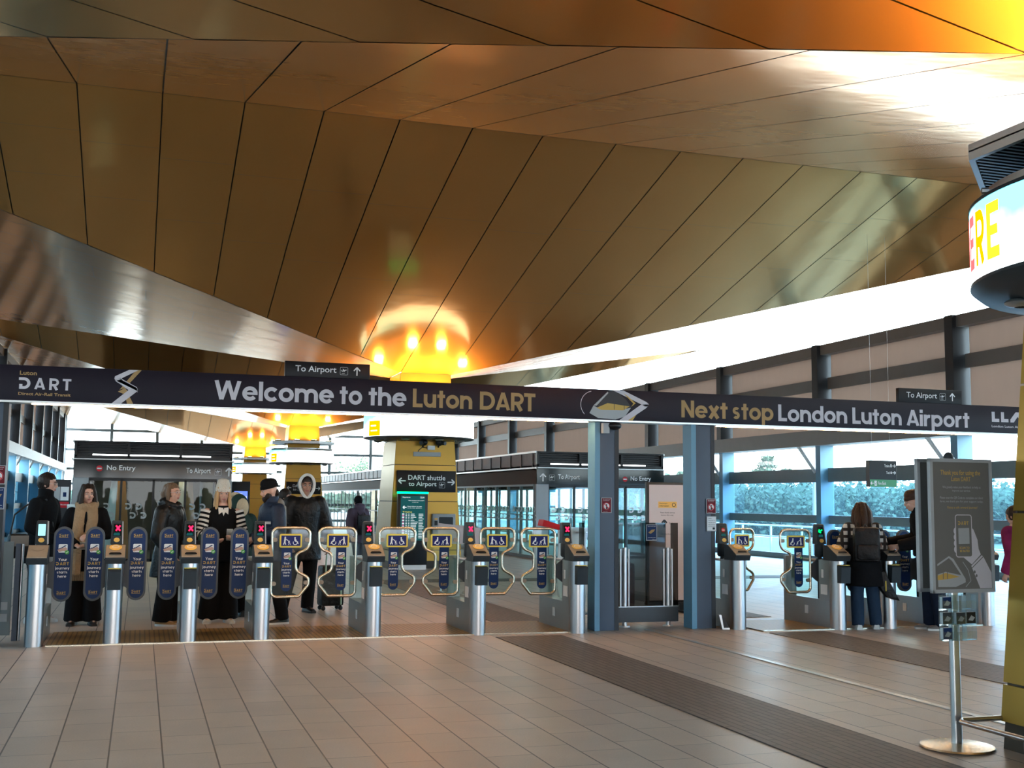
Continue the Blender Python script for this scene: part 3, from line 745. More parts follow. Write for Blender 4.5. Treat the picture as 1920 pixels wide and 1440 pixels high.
# ------------------------------------------------------------------ glazed platform shelters
def shelter(x0, x1, label, texts, inside):
    ya, yb = 28.2, 66.0
    t = thing('platform_shelter', label, 'shelter', ((x0 + x1) / 2, ya, 0)); hw = (x1 - x0) / 2; D = yb - ya
    MB().box(-hw, hw, 0.0, D, 2.30, 2.42).build('roof_deck', 'dark', t)
    lv = MB()
    lv.box(-hw, hw, -0.02, 0.06, 2.38, 2.44).box(-hw, hw, -0.03, 0.02, 2.74, 2.78)
    for k in range(5): lv.box(-hw + 0.02, hw - 0.02, 0.06, 0.10, 2.45 + k * 0.06, 2.475 + k * 0.06)
    for k in range(4):
        xx = -hw + (2 * hw - 0.06) * k / 3; lv.box(xx, xx + 0.06, -0.02, 0.10, 2.40, 2.78)
    lv.build('louvre_box', 'black', t)
    MB().box(-hw + 0.05, hw - 0.05, 0.16, 0.20, 2.42, 2.77).build('louvre_back', 'darkpost', t)
    MB().box(-hw + 0.4, hw - 0.5, 0.04, 0.07, 2.445, 2.475).build('strip_lamp', 'tube_white', t)
    MB().box(-hw, hw, -0.05, -0.01, 2.345, 2.365).build('fascia_trim', 'alu', t)
    MB().box(-hw, hw, -0.04, 0.0, 1.93, 2.34).build('fascia_glass', 'blackglass', t)
    tx = MB(); fr = FRONT(0, -0.042, 0)
    for (s, xa, xb, z, h, kind) in texts:
        tx.mtl(0); put_text(tx, s, fr, xa, xb, z, z + h, 0.012)
        if kind == 'no':
            tx.mtl(1).poly(disc(xa - 0.16, z + 0.07, 0.07), fr); tx.mtl(0).poly([(xa - .21, z + .055), (xa - .11, z + .055), (xa - .11, z + .085), (xa - .21, z + .085)], fr, 0.001)
        elif kind == 'up_r': arrow(tx, fr, xb + 0.42, z + 0.07, 0.2, 90, w=.16); plane_icon(tx, fr, xb + 0.17, z + 0.07, 0.15)
        else: arrow(tx, fr, xa - 0.42, z + 0.07, 0.2, 90, w=.16); plane_icon(tx, fr, xa - 0.17, z + 0.07, 0.15)
    tx.build('sign_lettering', ['white', 'red'], t, fix=False)
    for sx in (-1, 1):
        xo = sx * hw; xi = sx * (hw - 0.34)
        MB().box(min(xo, xi), max(xo, xi), 0.02, 0.18, 0.0, 1.93).build('corner_post', 'silvergrey', t)
    fm = MB(); wd = 2 * (hw - 0.34); xs = [-(hw - 0.34) + wd * k / 4 for k in range(5)]
    fm.box(xs[0], xs[-1], 0.04, 0.12, 1.86, 1.93).box(xs[0], xs[-1], 0.04, 0.12, 0.0, 0.07)
    for k, x in enumerate(xs): fm.box(x - 0.025, x + 0.025, 0.04, 0.12, 0.0, 1.9)
    fm.build('door_frame', 'black', t)
    for k in range(4):
        g = MB().add([(xs[k] + .025, 0.08, .07), (xs[k + 1] - .025, 0.08, .07), (xs[k + 1] - .025, 0.08, 1.86), (xs[k] + .025, 0.08, 1.86)], [(0, 1, 2, 3)])
        g.mtl(1); fr = FRONT(0, 0.075, 0); n = 3; ww = (xs[k + 1] - xs[k]) / n
        for r in range(2):
            for i in range(n):
                xx = xs[k] + 0.03 + (i + 0.25 + 0.45 * r) * ww
                if xx + 0.17 < xs[k + 1] - 0.02: stroke_word(g, '@', fr, xx + 0.02, xx + 0.15, 1.20 - r * 0.21, 0.15)
        g.build('door_leaf', ['glass_door' if inside else 'glass_green', 'silvergrey' if inside else 'white'], t, fix=False)
    # long sides: rail, louvre tier, rail, casing, glazing
    for sx in (-1, 1):
        X = sx * hw
        def Bx(m, d0, d1, y0_, y1_, za, zb): m.box(min(X + sx * d0, X + sx * d1), max(X + sx * d0, X + sx * d1), y0_, y1_, za, zb)
        m1 = MB()
        Bx(m1, 0.0, 0.04, 0, D, 2.74, 2.79); Bx(m1, 0.0, 0.05, 0, D, 2.33, 2.37)
        m1.build('side_rail', 'alu', t)
        m2 = MB(); Bx(m2, -0.04, 0.0, 0.1, D, 2.37, 2.74); m2.mtl(1)
        k = 0.3
        while k < D: Bx(m2, 0.0, 0.015, k, k + 0.04, 2.37, 2.74); k += 0.95
        m2.build('side_louvre', ['louvre', 'darkpost'], t)
        m3 = MB(); Bx(m3, -0.03, 0.0, 0.05, D, 1.93, 2.33); m3.build('side_casing', 'browncasing', t)
        m4 = MB(); k = 0.2; n = 0
        while k < D: Bx(m4, -0.06, 0.02, k - 0.022, k + 0.022, 0.0, 1.93); k += 1.12
        Bx(m4, -0.06, 0.02, 0.2, D, 1.88, 1.93); Bx(m4, -0.06, 0.02, 0.2, D, 0.0, 0.08); Bx(m4, -0.06, 0.03, 0.2, D, 0.98, 1.01)
        m4.build('side_mullions', 'transom', t)
        g = MB().add([(X, .2, .08), (X, D, .08), (X, D, 1.88), (X, .2, 1.88)], [(0, 1, 2, 3)]); g.mtl(1)
        if (sx < 0 and not inside) or (sx > 0 and inside):
            fr = ((X + sx * 0.006, 14.6, 0), (0, -1, 0), (0, 0, 1), (sx, 0, 0)); k = 0.35
            while k < 14:
                for r in range(2):
                    for i in range(3): stroke_word(g, '@', fr, k + i * .30 + r * .12, k + i * .30 + r * .12 + .15, 1.20 - r * 0.21, 0.15)
                k += 1.12
        g.build('side_glazing', ['glass_green', 'white'], t, fix=False)
    MB().box(-hw, hw, 0.2, D, 0.0, 0.012).build('threshold', 'dark', t)
    MB().box(-hw + .3, hw - .3, D - 0.1, D, 0.0, 2.3).build('end_panel', 'darkpost', t)
    if inside:
        MB().box(hw - 0.40, hw - 0.36, 0.6, D - 1, 0.0, 2.28).build('inner_lining', 'dark', t)
        MB().box(-hw + 0.2, hw - 0.45, 6.0, 6.1, 0.0, 2.28).build('inner_screen', 'darkpost', t)
        for x in (-0.55, 0.55):
            MB().box(x - 0.04, x + 0.04, 0.35, 5.0, 2.24, 2.28).build('added_lamp', 'fill_yellow', t)  # lamps added to brighten the bronze shapes behind the doors
    return t
shelter(-1.50, 2.05, 'left black-topped glass platform shelter with No Entry sign at its left end', [('No Entry', -1.05, -0.42, 2.07, 0.15, 'no'), ('To Airport', 0.72, 1.28, 2.03, 0.16, 'up_r')], True)
shelter(9.75, 13.35, 'right glass platform shelter behind the two blue-grey posts', [('To Airport', -1.22, -0.62, 2.03, 0.16, 'up_l'), ('No Entry', 0.83, 1.42, 2.02, 0.15, 'no')], False)
for k, (x, y, lb) in enumerate(((-0.52, 28.95, 'left tapered bronze shape added for a door reflection in the left platform shelter'), (1.02, 28.95, 'right tapered bronze shape added for a door reflection in the left platform shelter'))):
    t = thing('bronze_reflection', lb, 'column', (x, y, 0)); t['kind'] = 'thing'  # solid shapes added in place of column reflections in the door glass
    MB().loft([[(-.32, -.05, 0), (-.05, -.22, 0), (.30, -.05, 0), (.30, .12, 0), (-.32, .12, 0)], [(-.22, -.04, 1.0), (-.03, -.18, 1.0), (.24, -.04, 1.0), (.24, .1, 1.0), (-.22, .1, 1.0)],
               [(-.10, -.03, 2.26), (0, -.12, 2.26), (.12, -.03, 2.26), (.12, .08, 2.26), (-.10, .08, 2.26)]], smooth=False).build('shaft', 'bronze', t)
    MB().loft([[(-.34, -.07, 0), (-.31, -.09, 0), (-.06, -.25, 0), (-.07, -.22, 0)], [(-.12, -.05, 2.26), (-.10, -.06, 2.26), (-.01, -.14, 2.26), (-.02, -.12, 2.26)]], smooth=False).build('painted_lit_edge', 'white', t)  # white strip paints the brightly lit left side of the shape

# ================================================================== TICKET GATES
def pictograms(mb, fr, x0, x1, z0, z1, flip=False, d=0.0, light=True):
    """person pushing a buggy and a wheelchair user, white on blue"""
    o, u, v, n = [Vector(q) for q in fr]; W = x1 - x0; Hh = z1 - z0
    def T(p):
        x = (1 - p[0]) if flip else p[0]
        return o + u * (x0 + x * W) + v * (z0 + p[1] * Hh) + n * d
    def P(pts): mb.add([T(p) for p in pts], [list(range(len(pts)))])
    k = Hh / W
    def Dk(cx, cy, r): P([(cx + r * k * math.cos(a * math.pi / 6), cy + r * math.sin(a * math.pi / 6)) for a in range(12)])
    def S(a, b, w):
        q = Vector((b[0] - a[0], (b[1] - a[1]) * k)); q.normalize(); nx, ny = -q.y * w * k, q.x * w
        P([(a[0] + nx, a[1] + ny), (a[0] - nx, a[1] - ny), (b[0] - nx, b[1] - ny), (b[0] + nx, b[1] + ny)])
    Dk(.19, .84, .085); S((.19, .76), (.17, .42), .085); S((.17, .45), (.10, .10), .05); S((.17, .45), (.22, .10), .05); S((.20, .70), (.36, .50), .035)
    Dk(.415, .45, .06); S((.41, .40), (.40, .26), .05); S((.36, .50), (.38, .24), .022); S((.38, .24), (.48, .24), .03); Dk(.38, .13, .045); Dk(.47, .13, .045)
    Dk(.72, .80, .085); S((.72, .72), (.73, .46), .07); S((.72, .58), (.82, .55), .035); S((.73, .44), (.85, .42), .05); S((.85, .42), (.90, .16), .045)
    for i in range(14):
        a0, a1 = R_(150 + i * 18), R_(168 + i * 18); c = (.735, .30)
        P([(c[0] + r * k * math.cos(a), c[1] + r * math.sin(a)) for r, a in ((.24, a0), (.24, a1), (.17, a1), (.17, a0))])
def card_icon(mb, fr, cx, cz, s, d, check=True):
    """white square with a hand holding a card and a green tick"""
    mb.mtl(2).poly(rrect(cx - .5 * s, cx + .5 * s, cz - .5 * s, cz + .5 * s, .12 * s), fr, d)
    mb.mtl(0).poly([(cx - .62 * s, cz - .12 * s), (cx + .1 * s, cz + .36 * s), (cx + .42 * s, cz + .34 * s), (cx - .1 * s, cz + .02 * s), (cx - .45 * s, cz - .30 * s)], fr, d + .0006)
    mb.mtl(2).poly([(cx - .34 * s, cz + .10 * s), (cx + .14 * s, cz + .42 * s), (cx + .20 * s, cz + .36 * s), (cx - .26 * s, cz + .05 * s)], fr, d + .0010)
    mb.mtl(5).poly([(cx - .62 * s, cz - .18 * s), (cx - .1 * s, cz + .04 * s), (cx + .3 * s, cz + .14 * s), (cx + .46 * s, cz - .02 * s), (cx + .44 * s, cz - .36 * s), (cx, cz - .30 * s), (cx - .4 * s, cz - .42 * s)], fr, d + .0012)
    if check:
        mb.mtl(3).poly(disc(cx + .45 * s, cz - .46 * s, .24 * s, 18), fr, d + .0014)
        mb.mtl(2)
        for a, b in (((.34, -.46), (.43, -.56)), ((.41, -.57), (.58, -.36))):
            for q in ribbon([(cx + a[0] * s, cz + a[1] * s), (cx + b[0] * s, cz + b[1] * s)], .07 * s): mb.poly([tuple(p) for p in q], fr, d + .0018)
def journey_text(mb, fr, cx, z, s, d, top=True):
    mb.mtl(2); stroke_word(mb, 'Your', fr, cx - .24 * s, cx + .24 * s, z, .17 * s, d)
    mb.mtl(4); stroke_word(mb, '@ART', fr, cx - .36 * s, cx + .36 * s, z - .25 * s, .18 * s, d, gap=.22)
    mb.mtl(2)
    for i, (t_, ww) in enumerate((('journey', .40), ('starts', .30), ('here', .24))):
        stroke_word(mb, t_, fr, cx - ww * s, cx + ww * s, z - (.50 + .24 * i) * s, .16 * s, d)
DEC = ['navy', 'black', 'white', 'green', 'goldprint', 'skin']
def dart_logo(mb, fr, cx, z, wd, d, m=4):
    mb.mtl(m); stroke_word(mb, '@ART', fr, cx - wd / 2, cx + wd / 2, z, wd * .27, d, gap=.2)
    put_text(mb, 'Luton', fr, cx - wd / 2, cx - wd * .22, z + wd * .31, z + wd * .38, 0.005, d)
    mb.poly([(cx - wd / 2, z - wd * .10), (cx + wd / 2, z - wd * .10), (cx + wd / 2, z - wd * .06), (cx - wd / 2, z - wd * .06)], fr, d)
_gm = {}
def gate_meshes():
    g = _gm
    # narrow paddle, hinge axis at x = 0, leaf towards +x
    def pill(hw, z0, z1): return [(hw * math.cos(a) , z1 - hw + hw * math.sin(a)) for a in [math.pi * i / 14 for i in range(15)]] + [(-hw * math.cos(a), z0 + hw - hw * math.sin(a)) for a in [math.pi * i / 14 for i in range(15)]]
    for sx in (1, -1):
        cx = 0.215 * sx; fr = FRONT(cx, 0, 0)
        p = MB().prism(pill(0.096, 0.405, 1.18), fr, -0.022, 0.022, True)
        arm = fillet([(-0.19 * sx, .83), (-0.11 * sx, .80), (-0.05 * sx, .90), (-0.05 * sx, .45), (-0.11 * sx, .56), (-0.19 * sx, .54)], [0, .05, 0, 0, .05, 0])
        p.prism(arm, fr, -0.012, 0.012)
        g['paddle', sx] = p.mesh('paddle', 'rubber')
        f = MB().poly([(x * .80, .4275 + (z - .405) * (0.73 / .775)) for x, z in pill(0.096, 0.405, 1.18)], fr, 0.0232)
        d = 0.0245
        dart_logo(f, fr, 0, 1.075, 0.088, d); card_icon(f, fr, -0.002, 0.955, 0.088, d)
        journey_text(f, fr, 0, 0.825, 0.175, d); dart_logo(f, fr, 0, 0.485, 0.088, d)
        g['face', sx] = f.mesh('paddle_print', DEC)
        # wide leaf: bent tube frame with a glass pane
        pts = [(.135, .416), (.135, 1.172), (.55, 1.172), (.55, .945), (.40, .885), (.40, .70), (.545, .62), (.545, .545), (.44, .416)]
        path = fillet(pts, [.06, .075, .075, .10, .075, .075, .10, .05, .04], 7)
        fx = [(x * sx, z) for x, z in path]
        g['frame', sx] = MB().tube([(x, 0, z) for x, z in fx], 0.0165, 10, closed=True).mesh('tube_frame', 'chrome')
        g['pane', sx] = MB().poly([(x * 1, z) for x, z in fx], FRONT(0, 0, 0)).mesh('glass_pane', 'glass_green')
        c = MB()
        for (x, z, q) in ((.135, 1.04, 1), (.55, 1.04, -1), (.135, .56, 1), (.545, .57, -1)):
            c.prism(rrect(min(x, x + q * .055), max(x, x + q * .055), z - .022, z + .022, .018), ((0, 0, 0), (sx, 0, 0), (0, 0, 1), (0, -1, 0)), -0.014, 0.014)
        g['clamp', sx] = c.mesh('pane_clamps', 'taupe')
        h = MB().prism([(0.0, .85), (.06, .80), (.135, .74), (.135, .62), (.06, .56), (0.0, .52)], ((0, 0, 0), (sx, 0, 0), (0, 0, 1), (0, -1, 0)), -0.012, 0.012)
        g['hinge_plate', sx] = h.mesh('hinge_plate', 'rubber')
        s = MB(); a0, a1 = (.215, .462); fr2 = ((0, 0, 0), (1, 0, 0), (0, 0, 1), (0, -1, 0))
        q0, q1 = (a0, a1) if sx > 0 else (-a1, -a0)
        s.mtl(0).prism(rrect(q0, q1, .955, 1.105, .018), fr2, .002, .016)
        s.mtl(1).poly([(q0 + .018, .973), (q1 - .018, .973), (q1 - .018, 1.087), (q0 + .018, 1.087)], fr2, .0165)
        s.mtl(2); pictograms(s, fr2, q0 + .022, q1 - .022, .977, 1.084, sx < 0, .0175)
        g['sign', sx] = s.mesh('accessible_sign', ['yellow', 'navyblue', 'white'])
        cx = .30 * sx; fr3 = FRONT(cx, 0, 0)
        n = MB(); hw = .058
        n.poly([(hw, .955), (-hw, .955)] + [(-hw * math.cos(a), .475 + hw - hw * math.sin(a)) for a in [math.pi * i / 12 for i in range(13)]], fr3, .004)
        d = .0055
        card_icon(n, fr3, .004, .865, .07, d); journey_text(n, fr3, 0, .77, .135, d); dart_logo(n, fr3, 0, .525, .07, d)
        g['strip', sx] = n.mesh('printed_strip', DEC)
def part(name, me, parent, label=None):
    o = bpy.data.objects.new(name, me); link(o, parent)
    if label: o['label'] = label
    return o
gate_meshes()
def leaf(t, kind, sx, swing=0.0):
    g = _gm
    if kind == 'n':
        p = part('paddle', g['paddle', sx], t); part('paddle_print', g['face', sx], p)
    else:
        p = part('tube_frame', g['frame', sx], t)
        part('glass_pane', g['pane', sx], p); part('pane_clamps', g['clamp', sx], p); part('accessible_sign', g['sign', sx], p)
        part('printed_strip', g['strip', sx], p); part('hinge_plate', g['hinge_plate', sx], p)
    p.location = (0, 0.40, 0); p.rotation_euler = (0, 0, swing)
def build_base():
    g = _gm; fx = ((0, 0, 0), (0, 1, 0), (0, 0, 1), (1, 0, 0))       # side profile frame: u = depth, v = height
    top = ((0, 0, 0), (1, 0, 0), (0, 1, 0), (0, 0, 1))
    st = [(-.088 + 0, .06)] + [(-.088 * math.cos(a), -.088 * math.sin(a) * 0.9) for a in [math.pi * i / 18 for i in range(19)]] + [(.088, .06)]
    g['column'] = MB().prism(st, top, 0.0, 0.815, True).mesh('front_column', 'steel')
    h = MB(); h.prism([(-.10, .815), (-.125, .865), (-.115, .885), (.09, .995), (.17, .995), (.17, .815)], fx, -.098, .098)
    g['head'] = h
    pl = MB().prism([(-.122, .880), (-.118, .892), (.085, 1.000), (.095, .992)], fx, -.094, .094)
    g['plate'] = pl.mesh('reader_plate', 'taupe')
    n = Vector((0, -.108, .203)).normalized(); u = Vector((1, 0, 0)); v = Vector((0, .203, .108)).normalized(); o = Vector((0, -.005, .957)) + n * .0005
    fr = (o, u, v, n)
    d = MB().prism(disc(0, .035, .062, 28, .056), fr, 0, .006)
    d.mtl(1)
    for q in ribbon([(-.035, .03)] + arc(0, .03, .036, 170, 10, 8), .010): d.poly([tuple(p) for p in q], fr, .0065)
    for q in ribbon([(-.03, .022), (.03, .022)], .008): d.poly([tuple(p) for p in q], fr, .0065)
    g['target'] = d.mesh('reader_target', ['amber', 'white'])
    g['blanktarget'] = MB().prism(disc(0, .035, .060, 28, .054), fr, 0, .003).mesh('reader_target', 'taupe')
    g['slot'] = MB().prism([(-.045, -.075), (.045, -.075), (.06, -.10), (-.06, -.10)], fr, .001, .012).mesh('ticket_slot', 'black')
    b = MB().prism([(-.155, .755), (-.165, .74), (-.150, .555), (-.07, .555), (-.07, .765)], fx, -.064, .064)
    b.mtl(1).box(-.062, .062, -.152, -.07, .766, .772)
    g['bin'] = b.mesh('ticket_bin', ['dark', 'yellow'])
    c = MB(); c.box(-.075, .075, .06, 1.12, 0.0, .335); c.box(-.078, .078, .06, .30, .335, .815)
    c.box(-.075, .075, 1.06, 1.12, .335, .83)
    g['cabinet'] = c.mesh('side_cabinet', 'cabinet')
    g['labels'] = [MB().box(*q).mesh('sticker_plate', 'white') for q in ((-.082, -.076, .12, .26, .40, .52), (.076, .082, .12, .26, .40, .52), (-.082, -.075, .55, .62, .14, .24), (.075, .082, .55, .62, .14, .24), (-.082, -.076, .20, .24, .60, .70), (.076, .082, .20, .24, .60, .70))]
    p = MB().add([(.0, .32, .335), (.0, 1.06, .335), (.0, 1.06, .80), (.0, .32, .80)], [(0, 1, 2, 3)])
    g['sideglass'] = p.mesh('side_glass', 'glass_green')
    r = MB().tube([(0, .18, .80), (0, .40, .80), (0, 1.10, .80)], .016, 8)
    g['rail'] = r.mesh('side_rail', 'steel')
    hg = MB().tube([(0, .40, .335), (0, .40, .93)], .028, 14); hg.tube([(0, .40, .84), (0, .40, .86), (0, .40, .99), (0, .40, 1.01)], [.045, .062, .062, .05], 18)
    g['hinge'] = hg.mesh('hinge_post', 'dark')
    tw = MB().loft([[(-.062, .345, 1.0), (.062, .345, 1.0), (.062, .46, 1.0), (-.062, .46, 1.0)], [(-.055, .385, 1.235), (.055, .385, 1.235), (.055, .45, 1.235), (-.055, .45, 1.235)],
                    [(-.045, .395, 1.245), (.045, .395, 1.245), (.045, .44, 1.245), (-.045, .44, 1.245)]], smooth=False)
    g['tower'] = tw.mesh('display_tower', 'dark')
    e = MB().loft([[(.056, .342, 1.0), (.066, .342, 1.0), (.066, .47, 1.0), (.056, .47, 1.0)], [(.049, .382, 1.235), (.059, .382, 1.235), (.059, .46, 1.235), (.049, .46, 1.235)]], smooth=False)  # pale strip paints the reflection along the tower's right side
    g['edge'] = e.mesh('painted_reflection_edge', 'silvergrey')
    v = Vector((0, .04, .235)).normalized(); n = Vector((0, -.235, .04)).normalized(); o = Vector((0, .345, 1.0)) + n * .0015; fr = (o, (1, 0, 0), v, n)
    def scr(kind):
        s = MB(); s.mtl(0).poly([(-.040, .085), (.040, .085), (.037, .215), (-.037, .215)], fr)
        s.mtl(3).poly(disc(0, .042, .03, 16, .024), fr, .004)
        if kind == 'lcd':
            s.mtl(1).poly(rrect(-.036, .036, .087, .210, .006), fr, .001)
        else:
            s.mtl(4).poly([(-.036, .090), (.032, .090), (.026, .120), (-.030, .118)], fr, .001)
            s.mtl(2)
            if kind == 'x':
                for a, b in (((-.012, .140), (.030, .195)), ((.030, .140), (-.012, .195))):
                    for q in ribbon([a, b], .016): s.poly([tuple(p) for p in q], fr, .002)
            elif kind == 'arrow': arrow(s, fr, .0, .165, .06, 205, .002, .26)
            else:
                s.poly(disc(0, .165, .026, 18), fr, .002); s.mtl(5).poly([(-.017, .159), (.017, .159), (.017, .171), (-.017, .171)], fr, .003)
        return s.mesh('display_screen', ['blackglass', 'screen_cyan', {'x': 'led_red', 'arrow': 'led_garrow', 'no': 'red', 'lcd': 'white'}[kind], 'amber', 'screen_teal', 'white'])
    for kd in ('lcd', 'x', 'arrow', 'no'): g['screen', kd] = scr(kd)
    g['head'] = h.mesh('reader_head', 'dark')
build_base()
def gate(x, y, label, screen, left=None, right=None, blank=False, bin_=True, sw=(0, 0), group='ticket gates in the line'):
    g = _gm; t = thing('ticket_gate', label, 'ticket gate', (x, y, 0), 0, group)
    part('front_column', g['column'], t); hd = part('reader_head', g['head'], t); part('reader_plate', g['plate'], hd)
    part('reader_target', g['blanktarget' if blank else 'target'], hd)
    if not blank: part('ticket_slot', g['slot'], hd)
    if bin_: part('ticket_bin', g['bin'], t, 'black bin box with yellow lip')
    c = part('side_cabinet', g['cabinet'], t); [part('sticker_plate', q, c) for q in g['labels']]; part('side_glass', g['sideglass'], t); part('side_rail', g['rail'], t)
    part('hinge_post', g['hinge'], t); tw = part('display_tower', g['tower'], t); part('painted_reflection_edge', g['edge'], tw); part('display_screen', g['screen', screen], tw)
    if left: leaf(t, left, -1, sw[0])
    if right: leaf(t, right, 1, sw[1])
    return t
gate(-0.964, 12.56, 'leftmost ticket gate, pale cyan screen and blank reader', 'lcd', None, 'n', True, False)
gate(-0.225, 12.60, 'second ticket gate from the left, red cross, before the scarfed woman', 'x', 'n', 'n')
gate(0.52, 12.58, 'third ticket gate from the left, red cross, before the black puffer coat', 'x', 'n', 'n')
gate(1.267, 12.59, 'ticket gate with navy paddle on its left and glass leaf on its right', 'x', 'n', 'w')
gate(2.472, 12.60, 'ticket gate with two glass leaves, before the purple coated walker', 'x', 'w', 'w')
gate(3.655, 12.55, 'ticket gate with two glass leaves, right of the big gold column', 'x', 'w', 'w')
gate(4.817, 12.46, 'ticket gate with one glass leaf, beside the clear waste sack', 'x', 'w', None)
gate(6.845, 12.38, 'ticket gate against the right blue-grey post, red no-entry screen', 'no', None, 'w', False, False, (0, 0.30))
gate(8.04, 12.10, 'ticket gate with green arrow, left of the woman with a backpack', 'arrow', 'w', 'n', sw=(0, 0))
gate(8.735, 12.08, 'ticket gate between the woman with a backpack and the leaning man', 'arrow', 'n', 'n')
gate(9.47, 12.08, 'ticket gate mostly hidden behind the grey poster stand', 'arrow', 'n', 'n')
gate(10.20, 12.10, 'rightmost ticket gate, beside the person in a magenta jacket', 'arrow', 'n', None)

# ------------------------------------------------------------------ posts, banner, hanging signs over the gates
def hpost(x, y, w, d, h, label):
    t = thing('steel_post', label, 'post', (x, y, 0)); t['kind'] = 'thing'
    m = MB().box(-w / 2, w / 2, -d / 2, d / 2, 0, h)
    m.build('shaft', 'post', t, bevel=0.006)
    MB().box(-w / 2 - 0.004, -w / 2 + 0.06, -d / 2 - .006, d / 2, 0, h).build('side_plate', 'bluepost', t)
    MB().box(w / 2 - 0.05, w / 2 + 0.0, -d / 2 - .005, -d / 2 + .02, 0, h).build('cover_strip', 'darkpost', t)
    return t
hpost(5.23, 12.70, 0.30, 0.22, 2.44, 'blue-grey square post, left of the two under the banner')
hpost(6.47, 12.66, 0.31, 0.22, 2.44, 'blue-grey square post, right of the two under the banner')
hpost(-1.46, 12.72, 0.30, 0.22, 2.44, 'blue-grey square post at the left edge of the gate line')
t = thing('security_camera', 'small grey box camera under the banner on the left square post', 'camera', (5.24, 12.56, 2.36))
MB().box(-.09, -.01, -.05, .02, -.06, .06).build('junction_box', 'silvergrey', t)
MB().ball((.06, -.03, .03), (.09, .06, .05), 16, 10).build('lens_dome', 'black', t)

bt = thing('banner_beam', 'long dark aubergine banner beam with big pale welcome lettering over the gates', 'banner', (0, 12.6, 0)); bt['kind'] = 'thing'
MB().box(-2.2, 14.5, -.10, .12, 2.455, 2.815).build('beam', 'banner', bt, bevel=0.004)
MB().box(-2.2, 14.5, -.104, .12, 2.435, 2.455).build('lower_trim', 'alu', bt)
MB().box(-1.1, 5.0, .02, .042, 2.428, 2.436).build('strip_light', 'strip_warm', bt)
MB().box(6.7, 13.5, .02, .042, 2.428, 2.436).build('strip_light', 'strip_warm', bt)
fr = FRONT(0, -.1015, 0); L = MB()
L.mtl(0)
for s, a, b, z in (('Welcome', .695, 1.965, 2.535), ('to', 2.03, 2.278, 2.532), ('the', 2.35, 2.776, 2.530), ('London', 7.485, 8.475, 2.512), ('Luton', 8.553, 9.288, 2.512), ('Airport', 9.368, 10.34, 2.512)):
    stroke_word(L, s, fr, a, b, z, .207, gap=.06)
L.mtl(1)
for s, a, b, z in (('Luton', 2.85, 3.54, 2.527), ('DART', 3.63, 4.298, 2.525), ('Next', 6.16, 6.782, 2.517), ('stop', 6.842, 7.417, 2.516)):
    stroke_word(L, s, fr, a, b, z, .207, gap=.06)
L.mtl(0); stroke_word(L, '@ART', fr, -1.215, -.725, 2.572, .118, gap=.32)
L.mtl(1); put_text(L, 'Luton', fr, -1.215, -1.055, 2.715, 2.757, .02); put_text(L, 'Direct Air-Rail Transit', fr, -1.22, -.725, 2.510, 2.540, .02)
def rib(pts, w, m): # mitred zigzag
    L.mtl(m)
    for q in ribbon(pts, w): L.poly([tuple(p) for p in q], fr, 0 if m == 1 else .001)
L.mtl(1).poly([(-.10, 2.812), (-.045, 2.812), (-.20, 2.62), (-.255, 2.60), (-.27, 2.58)], fr); L.poly([(-.27, 2.58), (-.20, 2.62), (-.155, 2.56), (-.22, 2.56)], fr); L.poly([(-.20, 2.545), (-.16, 2.545), (-.115, 2.457), (-.175, 2.457)], fr)
L.mtl(0).poly([(-.165, 2.812), (-.075, 2.812), (-.235, 2.722), (-.235, 2.702), (-.31, 2.715), (-.305, 2.738)], fr, .001)
L.poly([(-.31, 2.715), (-.235, 2.702), (-.085, 2.625), (-.075, 2.575), (-.09, 2.60), (-.30, 2.695)], fr, .001)
L.poly([(-.235, 2.712), (-.085, 2.632), (-.075, 2.600), (-.095, 2.575), (-.175, 2.605), (-.30, 2.69)], fr, .001)
L.poly([(-.095, 2.577), (-.165, 2.602), (-.325, 2.457), (-.235, 2.457)], fr, .001)
L.mtl(0)  # airport mark at the right end
for x in (10.70, 10.85):
    L.poly([(x, 2.602), (x + .12, 2.602), (x + .12, 2.645), (x + .05, 2.645), (x + .05, 2.735), (x, 2.735)], fr)
L.poly([(11.0, 2.602), (11.055, 2.602), (11.12, 2.68), (11.12, 2.74), (11.09, 2.74), (11.0, 2.64)], fr); L.poly([(11.12, 2.74), (11.12, 2.68), (11.18, 2.602), (11.24, 2.602), (11.24, 2.64), (11.15, 2.74)], fr)
put_text(L, 'London Luton Airport', fr, 10.695, 11.26, 2.520, 2.560, .015)
# shuttle train emblem with the arrow head
L.mtl(2).poly([(5.02, 2.62), (5.20, 2.79), (5.30, 2.81), (5.44, 2.70), (5.50, 2.62), (5.36, 2.575), (5.10, 2.575)], fr)
L.mtl(3).poly([(4.97, 2.53), (5.02, 2.62), (5.10, 2.585), (5.36, 2.58), (5.50, 2.61), (5.42, 2.50), (5.30, 2.465), (5.08, 2.475)], fr, .0006)
L.mtl(4).poly([(5.06, 2.595), (5.20, 2.655), (5.48, 2.625), (5.40, 2.575), (5.12, 2.572)], fr, .0012)
L.mtl(2)
for x in (5.28, 5.41): L.poly([(x, 2.58), (x + .006, 2.58), (x + .006, 2.70), (x, 2.70)], fr, .0016)
L.mtl(3).poly([(5.02, 2.62), (5.06, 2.62), (5.21, 2.775), (5.20, 2.79)], fr, .0016)
L.mtl(0).poly([(5.26, 2.812), (5.40, 2.812), (5.70, 2.685), (5.735, 2.655), (5.70, 2.625), (5.63, 2.655), (5.62, 2.66)], fr, .002); L.poly([(5.735, 2.655), (5.70, 2.615), (5.46, 2.458), (5.35, 2.458), (5.63, 2.652)], fr, .002)
